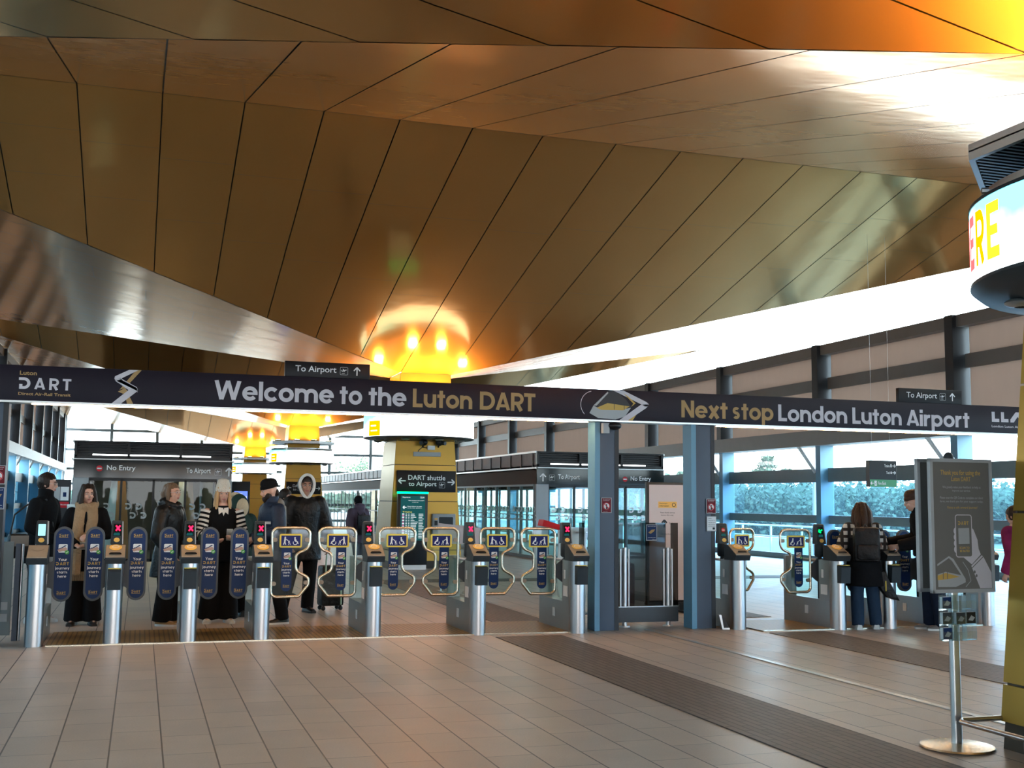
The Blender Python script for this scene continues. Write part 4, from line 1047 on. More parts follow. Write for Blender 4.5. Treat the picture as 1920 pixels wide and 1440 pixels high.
L.mtl(4).poly([(5.40, 2.78), (5.45, 2.75), (5.56, 2.665), (5.50, 2.62), (5.53, 2.66)], fr, .0024); L.poly([(5.56, 2.60), (5.60, 2.575), (5.52, 2.458), (5.46, 2.458)], fr, .0012)
L.mtl(0)
for q in ribbon(arc(5.02, 2.63, .16, 100, 225, 10), .007): L.poly([tuple(p) for p in q], fr)
L.build('lettering', ['offwhite', 'tanletter', 'darkpost', 'silvergrey', 'goldprint'], bt, fix=False)
def airport_sign(x0, x1, z0, z1, label, y=12.55):
    t = thing('airport_sign', label, 'sign', (x0, y, z0), group='black To Airport signs on top of the banner'); W = x1 - x0; Hh = z1 - z0
    MB().box(0, W, -.03, .03, 0, Hh).build('panel', 'signblack', t, bevel=.003)
    m = MB(); fr = FRONT(0, -.0325, 0)
    put_text(m, 'To Airport', fr, W * .12, W * .60, Hh * .22, Hh * .74, .012); plane_icon(m, fr, W * .69, Hh * .48, Hh * .5); arrow(m, fr, W * .845, Hh * .48, Hh * .55, 90, w=.15)
    m.build('lettering', 'white', t, fix=False)
airport_sign(1.432, 2.362, 2.818, 2.985, 'black To Airport sign standing on the banner above Welcome to the')
airport_sign(9.27, 10.25, 2.818, 3.0, 'black To Airport sign standing on the banner, right of the gold Next stop lettering')

# ================================================================== BARRIER, NOTICES, STANDS
def notice(x, y, z0, z1, w, label, kind):
    t = thing('notice', label, 'notice', (x, y, z0)); h = z1 - z0; fr = FRONT(0, -.004, 0)
    m = MB().mtl(0).box(0, w, -.003, .0, 0, h); m.mtl(1 if kind == 'red' else (3 if kind == 'white' else 2)).poly([(.008, .008), (w - .008, .008), (w - .008, h - .008), (.008, h - .008)], fr)
    m.build('plate', ['silvergrey', 'maroon', 'navy', 'white'], t)
    g = MB(); c = w / 2
    if kind == 'red':
        g.mtl(0); put_text(g, 'No unauthorised', fr, .02, w - .02, h * .86, h * .91, .01, .001); put_text(g, 'access beyond', fr, .02, w - .03, h * .77, h * .82, .01, .001)
        g.poly(disc(c, h * .44, w * .34), fr, .001); g.mtl(2).poly(disc(c, h * .53, w * .07, 10), fr, .002); g.poly([(c - w * .08, h * .26), (c - w * .05, h * .48), (c + w * .06, h * .48), (c + w * .12, h * .26)], fr, .002)
        g.mtl(1)
        for q in ribbon(disc(c, h * .44, w * .30) + [disc(c, h * .44, w * .30)[0]], w * .07): g.poly([tuple(p) for p in q], fr, .003)
        for q in ribbon([(c - w * .2, h * .44 + w * .2), (c + w * .2, h * .44 - w * .2)], w * .07): g.poly([tuple(p) for p in q], fr, .003)
        g.mtl(0); put_text(g, 'Thank you', fr, .02, w * .6, h * .07, h * .11, .0, .001)
    elif kind == 'white':
        g.mtl(2)
        for i, s in enumerate(('Notice', 'Please keep this', 'area clear at all', 'times and have', 'your ticket ready')): put_text(g, s, fr, .02, w * (.5 if i == 0 else .85), h * (.82 - .14 * i), h * (.9 - .14 * i), .0, .001)
        g.poly([(w * .6, .02), (w - .02, .02), (w - .02, .045), (w * .6, .045)], fr, .001)
    else:
        g.mtl(0); put_text(g, 'Tap in with card', fr, .02, w - .02, h * .84, h * .91, .0, .001)
        g.mtl(3).poly([(w * .2, h * .5), (w * .5, h * .68), (w * .82, h * .7), (w * .7, h * .56), (w * .4, h * .42)], fr, .001)
        g.mtl(0); put_text(g, 'contactless here', fr, .02, w - .02, h * .16, h * .21, .0, .001); put_text(g, 'Thank you', fr, w * .55, w - .02, h * .05, h * .1, .0, .001)
    g.build('print', ['white', 'red', 'black', 'tanletter'], t, fix=False)
notice(5.155, 12.578, 1.365, 1.545, .130, 'maroon no-entry notice on the left square post', 'red')
notice(6.505, 12.538, 1.365, 1.545, .130, 'maroon no-entry notice on the right square post, above a white one', 'red')
notice(6.507, 12.538, 1.155, 1.335, .130, 'white notice on the right square post below the maroon one', 'white')
notice(-1.44, 12.598, 1.61, 1.80, .135, 'maroon no-entry notice on the post at the left edge', 'red')
notice(-1.44, 12.598, 1.36, 1.58, .135, 'navy notice on the post at the left edge, below the maroon one', 'navy')

t = thing('glass_barrier', 'smoked glass barrier with two steel posts between the square posts', 'barrier', (0, 12.92, 0))
MB().box(5.39, 6.30, -.03, .03, .055, .235).build('bottom_rail', 'rubber', t, bevel=.004)
MB().box(5.39, 6.30, -.034, .034, .235, .243).build('rail_cap', 'alu', t)
for x in (5.60, 6.175):
    p = MB().tube([(x, 0, 0.012), (x, 0, .945)], .030, 18)
    p.tube([(x - .055, .0, .10), (x - .055, .0, .93)], .014, 8).tube([(x + .055, .0, .10), (x + .055, .0, .93)], .014, 8)
    p = p.build('steel_post', 'steel', t)
    MB().lathe([(0, .016), (.06, .016), (.065, 0), (0, 0)], (x, 0, 0), 24).build('foot_flange', 'alu', p)
for a, b in ((5.39, 5.575), (5.64, 6.145), (6.215, 6.31)):
    MB().box(a, b, -.005, .005, .243, 1.245).build('glass_panel', 'glass_smoke', t)
t = thing('glass_barrier', 'short smoked glass panel between the glass leaf gate and left square post', 'barrier', (0, 12.92, 0))
MB().box(5.01, 5.075, -.03, .03, .0, .20).build('bottom_rail', 'maroon', t)
MB().box(5.01, 5.075, -.005, .005, .20, 1.245).build('glass_panel', 'glass_smoke', t)
t = thing('glass_barrier', 'dark framed glass side gate with two hinges at the far left edge', 'barrier', (0, 13.1, 0))
MB().box(-1.60, -1.24, -.02, .02, .06, 1.02).build('frame', 'transom', t)
MB().box(-1.22, -1.17, -.025, .025, .0, 1.0).build('end_post', 'post', t)
MB().tube([(-1.155, 0, 0), (-1.155, 0, .995)], .016, 10).build('steel_tube', 'steel', t)
for z in (.20, .32): MB().box(-1.34, -1.27, -.035, -.02, z, z + .08).build('hinge', 'silvergrey', t)
notice(5.875, 12.90, 1.03, 1.225, .145, 'small navy contactless poster on the smoked glass barrier', 'navy')

t = thing('information_totem', 'tall white-faced information totem in black frame behind the smoked barrier', 'sign', (6.91, 14.5, 0))
MB().box(-.305, .305, -.035, .035, .13, 1.77).build('frame', 'black', t, bevel=.006)
MB().box(-.275, .275, -.039, -.035, .165, 1.735).build('face', 'wh_panel', t)
for x in (-.22, .22):
    MB().box(x - .06, x + .06, -.20, .20, .0, .03).box(x - .035, x + .035, -.03, .03, .03, .13).build('foot', 'black', t)
MB().box(-.31, .31, -.05, .05, .105, .135).build('base_bar', 'black', t)
g = MB(); fr = FRONT(0, -.0395, 0)
g.mtl(0).poly([(-.14, 1.42), (.14, 1.42), (.14, 1.505), (-.14, 1.505)], fr); g.mtl(1); put_text(g, 'Passenger', fr, -.12, 0, 1.470, 1.488, .005, .001); put_text(g, 'information', fr, -.12, .02, 1.438, 1.458, .005, .001)
for q in ribbon(disc(.095, 1.462, .025, 14) + [disc(.095, 1.462, .025, 14)[0]], .008): g.poly([tuple(p) for p in q], fr, .001)
put_text(g, 'Next shuttle service', fr, -.11, .11, 1.345, 1.367, .006); put_text(g, 'leaves this way', fr, -.10, .09, 1.308, 1.330, .006)
arrow(g, fr, -.05, 1.205, .10, 90, w=.22); put_text(g, 'Trains', fr, .02, .10, 1.195, 1.22, .005); put_text(g, 'Keep to the left please', fr, -.11, .08, 1.05, 1.07, .006)
g.build('print', ['amber', 'black'], t, fix=False)

t = thing('suitcase', 'dark red suitcase standing behind the smoked glass barrier', 'suitcase', (6.36, 14.85, 0))
MB().box(-.19, .19, -.12, .12, .05, .66).build('shell', 'maroon', t, bevel=.05)
MB().tube([(-.08, .05, .64), (-.08, .05, .78), (.08, .05, .78), (.08, .05, .64)], .01, 8).build('handle', 'black', t)
for x in (-.15, .15):
    for y in (-.08, .08): MB().ball((x, y, .028), .028, 10, 8).build('wheel', 'black', t)

def sack_stand(x, y, label, red, s=1.0):
    t = thing('waste_sack_stand', label, 'waste sack', (x, y, 0))
    MB().tube([(0, .14, 0.015), (0, .14, 1.02 * s)], .018, 10).tube([(.19 * math.cos(a), .19 * math.sin(a), 1.02 * s) for a in [i * math.pi / 10 for i in range(20)]], .012, 8, closed=True).build('hoop_pole', 'alu', t)
    MB().lathe([(0, 0), (.22, 0), (.22, .015), (0, .03)], seg=28).build('base', 'dark', t)
    sk = MB(); rings = []
    for z, r in ((1.08, .20), (1.02, .20), (.9, .185), (.6, .205), (.3, .21), (.12, .17), (.10, .02)):
        rings.append([((r + .012 * math.sin(a * 7 + z * 9)) * math.cos(a), (r + .012 * math.sin(a * 7 + z * 9)) * math.sin(a) - 0.0, z * s) for a in [i * math.pi / 16 for i in range(32)]])
    sk.loft(rings, cap=False).build('sack', 'sack', t)
    if red: MB().loft([[(-.47, -.10, 1.17), (-.15, -.10, 1.10), (-.15, .10, 1.10), (-.47, .10, 1.17)], [(-.45, -.10, 1.25), (-.10, -.10, 1.15), (-.10, .10, 1.15), (-.45, .10, 1.25)]], smooth=False).build('lid', 'red', t)
sack_stand(5.57, 14.6, 'clear waste sack with red lid behind the gate beside the left square post', True, 1.06)
sack_stand(-1.05, 22.2, 'hanging clear waste sack near the left blue windows, beside the man in glasses', False, 1.25)
t = thing('desk_screen', 'low white freestanding screen behind the middle glass leaves', 'screen', (5.02, 18.4, 0))
MB().loft([[(-.36, -.02, .78), (.36, -.02, .78), (.36, .02, .78), (-.36, .02, .78)], [(-.36, -.02, 1.12), (.36, -.02, 1.04), (.36, .02, 1.04), (-.36, .02, 1.12)]], smooth=False).build('panel', 'wh_panel', t)
for x in (-.30, .30): MB().tube([(x, 0, .78), (x, 0, .02)], .014, 8).box(x - .02, x + .02, -.2, .2, 0, .02).build('leg', 'alu', t)

t = thing('notice_board', 'dark green framed notice board with posters beside the left shelter', 'notice board', (-1.72, 27.3, 0))
MB().box(-.20, .24, -.04, .04, 0, 1.86).build('frame', 'darkpost', t)
m = MB(); fr = FRONT(0, -.042, 0)
m.mtl(0).poly([(-.12, 1.40), (.02, 1.40), (.02, 1.70), (-.12, 1.70)], fr); m.mtl(1).poly([(.03, 1.40), (.20, 1.40), (.20, 1.70), (.03, 1.70)], fr); m.mtl(2).poly([(.08, 1.48), (.15, 1.48), (.15, 1.58), (.08, 1.58)], fr, .001)
m.mtl(3).poly([(-.14, 1.24), (.21, 1.24), (.21, 1.37), (-.14, 1.37)], fr); m.mtl(1)
for q in ribbon(disc(-.04, 1.305, .035, 14) + [disc(-.04, 1.305, .035, 14)[0]], .012): m.poly([tuple(p) for p in q], fr, .001)
put_text(m, 'No entry', fr, .04, .18, 1.285, 1.325, .005, .001)
m.build('posters', ['silvergrey', 'white', 'navy', 'red'], t, fix=False)

# shuttle sign, cameras, screen and help point on the column
def shuttle_sign(yc, label):
    t = thing('shuttle_sign', label, 'sign', (XC, yc - .775, 0), group='black shuttle signs on the gold columns')
    MB().box(-.655, .67, -.03, .02, 1.665, 2.135).build('panel', 'signblack', t, bevel=.004)
    m = MB(); fr = FRONT(0, -.0325, 0)
    put_text(m, 'DART shuttle', fr, -.41, .43, 1.925, 2.035, .014); put_text(m, 'to Airport', fr, -.40, .23, 1.765, 1.89, .014)
    arrow(m, fr, -.545, 1.905, .16, 180, w=.17); arrow(m, fr, .56, 1.885, .16, 0, w=.17); plane_icon(m, fr, .355, 1.82, .13)
    m.build('lettering', 'white', t, fix=False)
shuttle_sign(25.5, 'black two-line shuttle to Airport sign with arrows on the big gold column')
shuttle_sign(45.65, 'black shuttle sign on the second gold column, partly behind the white hood')
t = thing('cctv_pair', 'two dark cameras over a light bar on the big gold column', 'camera', (XC + .12, 24.84, 2.62))
MB().box(-.40, .22, -.06, .02, -.17, -.07).build('light_bar', 'silvergrey', t, bevel=.01)
MB().box(-.08, .08, -.08, .03, -.02, .07).build('junction_box', 'white', t)
for x, q in ((-.18, -1), (.17, 1)):
    MB().ball((x, -.10, .14), (.085, .10, .075), 16, 10).tube([(x, -.10, .14), (x + .10 * q, -.24, .12)], [.05, .045], 12).tube([(x, .0, .04), (x, -.06, .10)], .02, 8).build('camera_head', 'black', t)
MB().tube([(-.08, -.02, .02), (-.2, -.02, .03), (-.28, -.02, -.04), (-.29, -.02, -.08)], .010, 6).build('cable', 'black', t)
t = thing('departure_screen', 'tall departure screen with glowing green top before the big gold column', 'screen', (5.60, 24.42, 0))
MB().box(-.33, .33, -.06, .06, .10, 1.62).build('case', 'black', t, bevel=.006)
MB().box(-.30, .30, -.12, .12, .0, .10).build('base', 'alu', t)
MB().tube([(-.345, -.03, 1.645), (.345, -.03, 1.645)], .022, 10).build('green_light_bar', 'led_green', t)
g = MB(); fr = FRONT(0, -.0615, 0)
g.mtl(0).poly([(-.27, .62), (.27, .62), (.27, 1.58), (-.27, 1.58)], fr)
g.mtl(1); put_text(g, 'Departures', fr, -.23, -.06, 1.525, 1.56, .01, .001); put_text(g, '12:04', fr, .16, .25, 1.525, 1.56, .01, .001)
put_text(g, 'Next shuttle to the airport', fr, -.10, .25, 1.465, 1.485, .01, .001); put_text(g, 'runs every few minutes', fr, -.02, .12, 1.43, 1.448, .01, .001)
arrow(g, fr, -.18, 1.33, .08, 180, .001, .25); put_text(g, 'Please follow the signs', fr, -.12, .2, 1.34, 1.36, .01, .001); put_text(g, 'to the train platform', fr, -.12, .2, 1.305, 1.325, .01, .001)
g.mtl(2); put_text(g, 'Trains', fr, -.23, -.02, 1.22, 1.245, .01, .001)
random.seed(3)
for k in range(16):
    z = 1.175 - k * .034
    g.mtl(3 if k % 2 else 1).poly([(-.235, z), (-.185, z), (-.185, z + .022), (-.235, z + .022)], fr, .001); g.mtl(1)
    for a, b in ((-.16, -.125), (-.10, -.07), (-.045, -.045 + random.uniform(.06, .16)), (.13, .13 + random.uniform(.08, .12))): g.poly([(a, z + .004), (b, z + .004), (b, z + .016), (a, z + .016)], fr, .001)
g.build('display', ['screen_teal', 'screen_txt', 'screen_yel', 'screen_pink'], t, fix=False)
t = thing('help_point', 'white framed help point with dark screen on the big gold column', 'help point', (6.37, 24.70, .72))
MB().box(-.26, .26, -.08, .06, 0, .47).build('housing', 'silvergrey', t, bevel=.012)
g = MB(); fr = FRONT(0, -.082, 0)
g.mtl(0).poly(rrect(-.12, .20, .09, .40, .02), fr, .001); g.mtl(1).poly([(-.05, .10), (.13, .10), (.13, .17), (-.05, .17)], fr, .002)
g.mtl(2).poly([(-.22, .22), (-.15, .22), (-.15, .32), (-.22, .32)], fr, .001); g.mtl(3).poly([(-.22, .34), (-.15, .34), (-.15, .38), (-.22, .38)], fr, .001)
g.build('screen_and_buttons', ['dark', 'red', 'black', 'amber'], t, fix=False)
t = thing('screen_totem', 'dark totem with a small blue screen behind the bearded man', 'screen', (3.22, 40, 0))
MB().box(-.30, .30, -.06, .06, .0, 2.05).build('case', 'dark', t, bevel=.01)
g = MB(); fr = FRONT(0, -.0615, 0)
g.mtl(0).poly([(-.22, .86), (.22, .86), (.22, 1.72), (-.22, 1.72)], fr); g.mtl(1)
put_text(g, 'Trains', fr, -.18, .05, 1.6, 1.67, .01, .001); g.poly([(-.20, 1.49), (.20, 1.49), (.20, 1.55), (-.20, 1.55)], fr, .001)
for k in range(10):
    z = 1.40 - k * .05; g.mtl(2).poly([(-.20, z), (-.10, z), (-.10, z + .03), (-.20, z + .03)], fr, .001); g.mtl(1).poly([(-.06, z), (-.06 + .04 + .02 * (k % 4), z), (-.06 + .04 + .02 * (k % 4), z + .02), (-.06, z + .02)], fr, .001).poly([(.10, z), (.18, z), (.18, z + .02), (.10, z + .02)], fr, .001)
g.build('display', ['screen_blue', 'screen_txt', 'screen_pink'], t, fix=False)

# hanging exit sign
t = thing('exit_sign', 'hanging black sign with Trains and Taxi arrows over a green Fire Exit band', 'sign', (12.35, 17.2, 1.80), R_(6))
MB().prism([(-.33, -.06), (.27, -.06), (.33, .10), (-.27, .10)], ((0, 0, 0), (1, 0, 0), (0, 1, 0), (0, 0, 1)), 0, .46).build('case', 'signblack', t)
MB().prism([(.272, -.062), (.333, .10), (.328, .104), (.266, -.058)], ((0, 0, 0), (1, 0, 0), (0, 1, 0), (0, 0, 1)), .0, .46).build('end_plate', 'silvergrey', t)
g = MB(); fr = FRONT(0, -.0615, 0)
g.mtl(1).poly([(-.325, .0), (.265, .0), (.265, .125), (-.325, .125)], fr)
g.mtl(0); put_text(g, 'Trains', fr, .0, .12, .345, .395, .01, .001); arrow(g, fr, .215, .37, .07, 0, .001, .2); put_text(g, 'Taxi', fr, .04, .12, .225, .275, .01, .001); arrow(g, fr, .215, .25, .07, 0, .001, .2)
g.poly(rrect(.135, .165, .345, .40, .008), fr, .001).poly([(.135, .228), (.165, .228), (.165, .255), (.158, .272), (.142, .272), (.135, .255)], fr, .001)
arrow(g, fr, -.275, .062, .07, 180, .001, .2); g.poly([(-.225, .02), (-.175, .02), (-.175, .105), (-.225, .105)], fr, .001); put_text(g, 'Fire Exit', fr, -.15, .03, .035, .09, .008, .001)
g.mtl(1).poly(disc(-.198, .09, .007, 8), fr, .002).poly([(-.21, .05), (-.195, .08), (-.185, .078), (-.195, .05), (-.185, .03), (-.192, .03), (-.203, .048), (-.215, .03), (-.22, .033)], fr, .002)
g.build('lettering', ['white', 'greensign'], t, fix=False)
for x in (-.2, .2): MB().tube([(x, .02, .46), (x, .02, 4.49)], .0022, 6).build('hanging_rod', 'alu', t)

# poster stand with leaflets
t = thing('poster_stand', 'grey double poster stand with round steel foot reading Thank you for using', 'poster stand', (4.89, 6.11, 0), R_(3))
MB().lathe([(0, 0), (.215, 0), (.225, .006), (.22, .016), (.10, .026), (.03, .03), (0, .03)], seg=56).build('round_foot', 'chrome', t)
MB().prism(rrect(-.035, .035, -.022, .022, .02), ((0, 0, 0), (1, 0, 0), (0, 1, 0), (0, 0, 1)), .02, 1.80, True).build('pole', 'alu', t)
MB().ball((-.005, 0, 1.795), (.034, .03, .04), 16, 10).build('pole_cap', 'dark', t)
for sy, nm in ((-1, 'front'), (1, 'back')):
    y = sy * .058; b = MB(); x0, x1, z0, z1 = -.215, .275, .955, 1.79
    if sy > 0: x0, x1 = -.215, .275
    b.box(x0, x0 + .022, y - .014, y + .014, z0, z1).box(x1 - .022, x1, y - .014, y + .014, z0, z1).box(x0, x1, y - .014, y + .014, z1 - .022, z1).box(x0, x1, y - .014, y + .014, z0, z0 + .022)
    fo = b.build('snap_frame', 'silvergrey', t)
    MB().box(x0 + .02, x1 - .02, y - .008, y + .008, z0 + .02, z1 - .02).build('poster_sheet', 'posterdark', fo)
g = MB(); fr = FRONT(0, -.0672, 0)
def PX(x): return -.193 + (x - 120) / 605 * .446
def PZ(y): return 1.768 - (y - 110) / 1240 * .791
def PP(pts, d_): g.poly([(PX(x), PZ(y)) for x, y in pts], fr, d_)
def PT(s, x0, x1, y0, y1, b, d_=0): put_text(g, s, fr, PX(x0), PX(x1), PZ(y1), PZ(y0), b, d_)
g.mtl(0); PT('Thank you for using the', 205, 632, 188, 250, .014); PT('Luton DART', 318, 525, 252, 297, .014)
g.mtl(1); PT('We greatly value your feedback to help us', 222, 632, 343, 374, .004); PT('improve our service.', 325, 520, 380, 405, .004)
PT('Please scan the QR Code to complete our short', 192, 655, 447, 478, .004); PT('form, we thank you for your support today.', 192, 655, 484, 512, .004)
g.mtl(0); PT('Enjoy a safe onward journey!', 270, 590, 543, 572, .010)
g.mtl(2)                                # hand with sleeve
for y in (785, 845, 905, 965): g.poly(disc(PX(348), PZ(y), .016, 14, .021), fr, .0004)
PP([(500, 735), (540, 770), (580, 870), (590, 960), (612, 1015), (512, 1112), (428, 1045), (500, 1000)], .0004)
PP([(640, 1040), (722, 1195), (722, 1345), (595, 1345), (515, 1150)], .0004); PP([(622, 1022), (634, 1034), (512, 1142), (505, 1126)], .0005)
g.mtl(3)
for y in (1185, 1222): g.poly(disc(PX(540 + (y - 1185) * .5), PZ(y), .008, 10, .010), fr, .0008)
rr_ = rrect(PX(348), PX(520), PZ(1038), PZ(628), .016)
g.poly(rr_, fr, .0010); g.mtl(2)
for q in ribbon(rr_ + [rr_[0]], .006): g.poly([tuple(p_) for p_ in q], fr, .0014)
g.mtl(0); stroke_word(g, '@ART', fr, PX(375), PX(487), PZ(726), PZ(690) - PZ(726), .0016, gap=.2); PT('SCAN TO', 385, 490, 938, 960, .02, .0016); PT('BE RATED', 388, 492, 968, 990, .02, .0016)
g.mtl(1); PP([(375, 758), (493, 755), (493, 910), (377, 912)], .0016)
g.mtl(4); PP([(145, 1105), (270, 1028), (318, 1058), (440, 1250), (440, 1285), (335, 1328), (150, 1325)], .0004)
g.mtl(3); PP([(145, 1125), (268, 1048), (300, 1075), (395, 1215), (230, 1180), (145, 1205)], .0007)
g.mtl(0); PP([(145, 1215), (230, 1190), (378, 1230), (250, 1252), (145, 1258)], .0009)
g.mtl(3)
for x in (200, 245): PP([(x, 1140), (x + 7, 1140), (x + 7, 1250), (x, 1250)], .0012)
g.mtl(1)
for q in ribbon([(PX(415), PZ(1085)), (PX(470), PZ(1165)), (PX(498), PZ(1270)), (PX(440), PZ(1330))], .004): g.poly([tuple(p_) for p_ in q], fr, .0005)
g.build('poster_print', ['tanletter', 'silvergrey', 'wallcream', 'dark', 'silvergrey'], t, fix=False) if 'wallcream' in M else g.build('poster_print', ['goldprint', 'silvergrey', 'offwhite', 'posterdark', 'silvergrey'], t, fix=False)
h = MB()
for (xa, xb) in ((-.125, -.045), (-.04, .04), (.055, .135)):
    for k in range(3):
        z = .66 + k * .095; y0 = -.030 if xa > -.05 and xb < .05 else -.01
        h.box(xa, xb, y0 - .042, y0 - .040, z, z + .055).box(xa, xb, y0 - .042, y0, z, z + .002).box(xa, xa + .002, y0 - .042, y0, z, z + .09).box(xb - .002, xb, y0 - .042, y0, z, z + .09).box(xa, xb, y0 - .002, y0, z, z + .09)
lh = h.build('leaflet_holder', 'acrylic', t)
for k, (x, z, cI) in enumerate(((-.085, .665, 'navy'), (-.085, .76, 'dark'), (-.085, .855, 'navy'), (0, .76, 'dark'), (.095, .76, 'black'))):
    y0 = -.030 if abs(x) < .05 else -.01
    lf = thing('leaflet_pack', ['pack of dark leaflets in the lowest left pocket of the poster stand', 'pack of dark leaflets in the middle left pocket of the poster stand', 'pack of dark leaflets in the top left pocket of the poster stand', 'dark leaflets in front of the poster stand pole', 'black leaflets in the right pocket of the poster stand'][k], 'leaflets', (4.89 + x, 6.11 + y0 - .022, z + .003), R_(3), 'leaflets on the poster stand')
    MB().box(-.034, .034, -.014, .010, 0, .07).build('sheets', 'white', lf); MB().box(-.034, .034, -.0155, -.0142, 0, .07).build('cover', cI, lf)
    m = MB().poly([(-.025, .02), (.0, .05), (.028, .035), (.01, .015)], FRONT(0, -.016, 0)); m.build('cover_print', 'silvergrey', lf, fix=False)
# guard rail round the nearest column
t = thing('guard_rail', 'low stainless guard rail round the foot of the nearest column', 'rail', (0, 0, 0))
MB().tube([(7.14, 6.02, .185), (4.86, 6.02, .185), (4.81, 5.97, .185), (4.81, 4.15, .185)], .0165, 12).build('tube', 'steel', t)
for x, y in ((4.81, 5.42), (4.81, 4.4), (6.9, 6.02)): MB().box(x - .012, x + .012, y - .012, y + .012, 0, .175).build('stanchion', 'alu', t)
# wedge beside the right post
t = thing('door_wedge', 'bent steel plate with black wedge on the floor by the right post', 'wedge', (6.69, 12.42, 0), R_(-10))
MB().loft([[(-.05, -.03, .0), (-.03, -.03, .0), (-.03, .03, .0), (-.05, .03, .0)], [(-.09, -.03, .17), (-.06, -.03, .17), (-.06, .03, .17), (-.09, .03, .17)]], smooth=False).box(-.05, .04, -.03, .03, 0, .02).build('steel_plate', 'alu', t)
MB().loft([[(-.03, -.028, .02), (.03, -.028, .02), (.03, .028, .02), (-.03, .028, .02)], [(-.05, -.028, .15), (-.02, -.028, .13), (-.02, .028, .13), (-.05, .028, .15)]], smooth=False).build('black_wedge', 'black', t)

# ================================================================== PEOPLE
def cloth(name, col, rough=0.85, bump=0.5, bscale=14, var=0.15, sheen=0.0, spec=0.10): 
    M[name] = mat(name, col, rough, 0.0, var, 8, bump=bump, bscale=bscale, spec=spec, sheen=sheen)
cloth('black_wool', (0.006, 0.0065, 0.008)); cloth('black_nylon', (0.006, 0.0065, 0.0075), 0.42, 0.7, 18, spec=0.2); cloth('black_trouser', (0.006, 0.006, 0.007))
cloth('navy_shell', (0.010, 0.020, 0.045), 0.5, 0.5, 16, spec=0.2); cloth('grey_hood', (0.20, 0.195, 0.185)); cloth('camel_scarf', (0.33, 0.225, 0.135), 0.95, 0.8, 40)
cloth('cream_knit', (0.60, 0.57, 0.50), 0.95, 0.9, 70); cloth('white_fleece', (0.72, 0.71, 0.68), 0.95, 0.8, 60); cloth('fur', (0.62, 0.52, 0.36), 0.95, 1.0, 90, 0.3)
cloth('dark_green', (0.020, 0.042, 0.036), 0.7); cloth('plum', (0.085, 0.060, 0.082), 0.8); cloth('jeans', (0.022, 0.040, 0.072), 0.9); cloth('dark_jeans', (0.012, 0.018, 0.035), 0.9)
cloth('grey_trouser', (0.06, 0.06, 0.065)); cloth('white_cloth', (0.66, 0.65, 0.62)); cloth('magenta', (0.20, 0.018, 0.075), 0.7, 0.6, 12, 0.7)
M['hair_dark'] = mat('dark_brown_hair', (0.018, 0.011, 0.008), 0.45, 0, 0.4, 30, bump=0.6, bscale=90, stretch=(1, 1, .15), spec=0.2)
M['hair_brown'] = mat('brown_hair', (0.040, 0.019, 0.011), 0.45, 0, 0.4, 30, bump=0.6, bscale=90, stretch=(1, 1, .15), spec=0.2)
M['hair_mid'] = mat('mousy_hair', (0.13, 0.085, 0.055), 0.5, 0, 0.3, 30, bump=0.6, bscale=90, stretch=(1, 1, .15), spec=0.2)
M['hair_blond'] = mat('blond_hair', (0.46, 0.30, 0.145), 0.45, 0, 0.3, 30, bump=0.6, bscale=90, stretch=(1, 1, .15), spec=0.2)
M['shoe_tan'] = mat('tan_suede_shoe', (0.34, 0.19, 0.075), 0.8); M['shoe_black'] = mat('black_shoe', (0.012, 0.012, 0.013), 0.4); M['shoe_white'] = mat('white_trainer', (0.62, 0.61, 0.58), 0.6)
M['shoe_grey'] = mat('grey_trainer', (0.15, 0.145, 0.14), 0.7); M['sole_white'] = mat('white_sole', (0.6, 0.6, 0.58), 0.6)
def plaid():
    m, t, o = _nodes('black_white_plaid'); L = t.links.new; N = t.nodes.new
    p = N('ShaderNodeBsdfPrincipled'); p.inputs['Roughness'].default_value = 0.9; tc = N('ShaderNodeTexCoord')
    b = N('ShaderNodeTexBrick'); b.offset = 0.0; b.inputs['Scale'].default_value = 1.0; b.inputs['Brick Width'].default_value = 0.085; b.inputs['Row Height'].default_value = 0.085; b.inputs['Mortar Size'].default_value = 0.020; b.inputs['Mortar Smooth'].default_value = 0.1
    s = N('ShaderNodeSeparateXYZ'); c = N('ShaderNodeCombineXYZ'); L(tc.outputs['Object'], s.inputs[0]); L(s.outputs['X'], c.inputs[0]); L(s.outputs['Z'], c.inputs[1]); L(c.outputs[0], b.inputs['Vector'])
    b.inputs['Color1'].default_value = (0.62, 0.60, 0.56, 1); b.inputs['Color2'].default_value = (0.50, 0.48, 0.45, 1); b.inputs['Mortar'].default_value = (0.015, 0.014, 0.014, 1)
    L(b.outputs['Color'], p.inputs['Base Color']); L(p.outputs[0], o.inputs[0]); return m
M['plaid'] = plaid()

def remesh(mb, name, mats, parent, voxel=0.012, it=2, fac=0.5):
    me = mb.mesh(name, mats); o = bpy.data.objects.new(name, me); COL.objects.link(o)
    md = o.modifiers.new('r', 'REMESH'); md.mode = 'VOXEL'; md.voxel_size = voxel; md.adaptivity = 0.0; md.use_smooth_shade = True
    dg = bpy.context.evaluated_depsgraph_get(); dg.update()
    m2 = bpy.data.meshes.new_from_object(o.evaluated_get(dg)); m2.name = name
    bpy.data.objects.remove(o); bpy.data.meshes.remove(me)
    bm = bmesh.new(); bm.from_mesh(m2)
    for _ in range(it): bmesh.ops.smooth_vert(bm, verts=bm.verts, factor=fac, use_axis_x=True, use_axis_y=True, use_axis_z=True)
    for f in bm.faces: f.smooth = True
    bm.to_mesh(m2); bm.free()
    if not m2.materials:
        for m in (mats if isinstance(mats, (list, tuple)) else [mats]): m2.materials.append(M[m] if isinstance(m, str) else m)
    o = bpy.data.objects.new(name, m2); return link(o, parent)

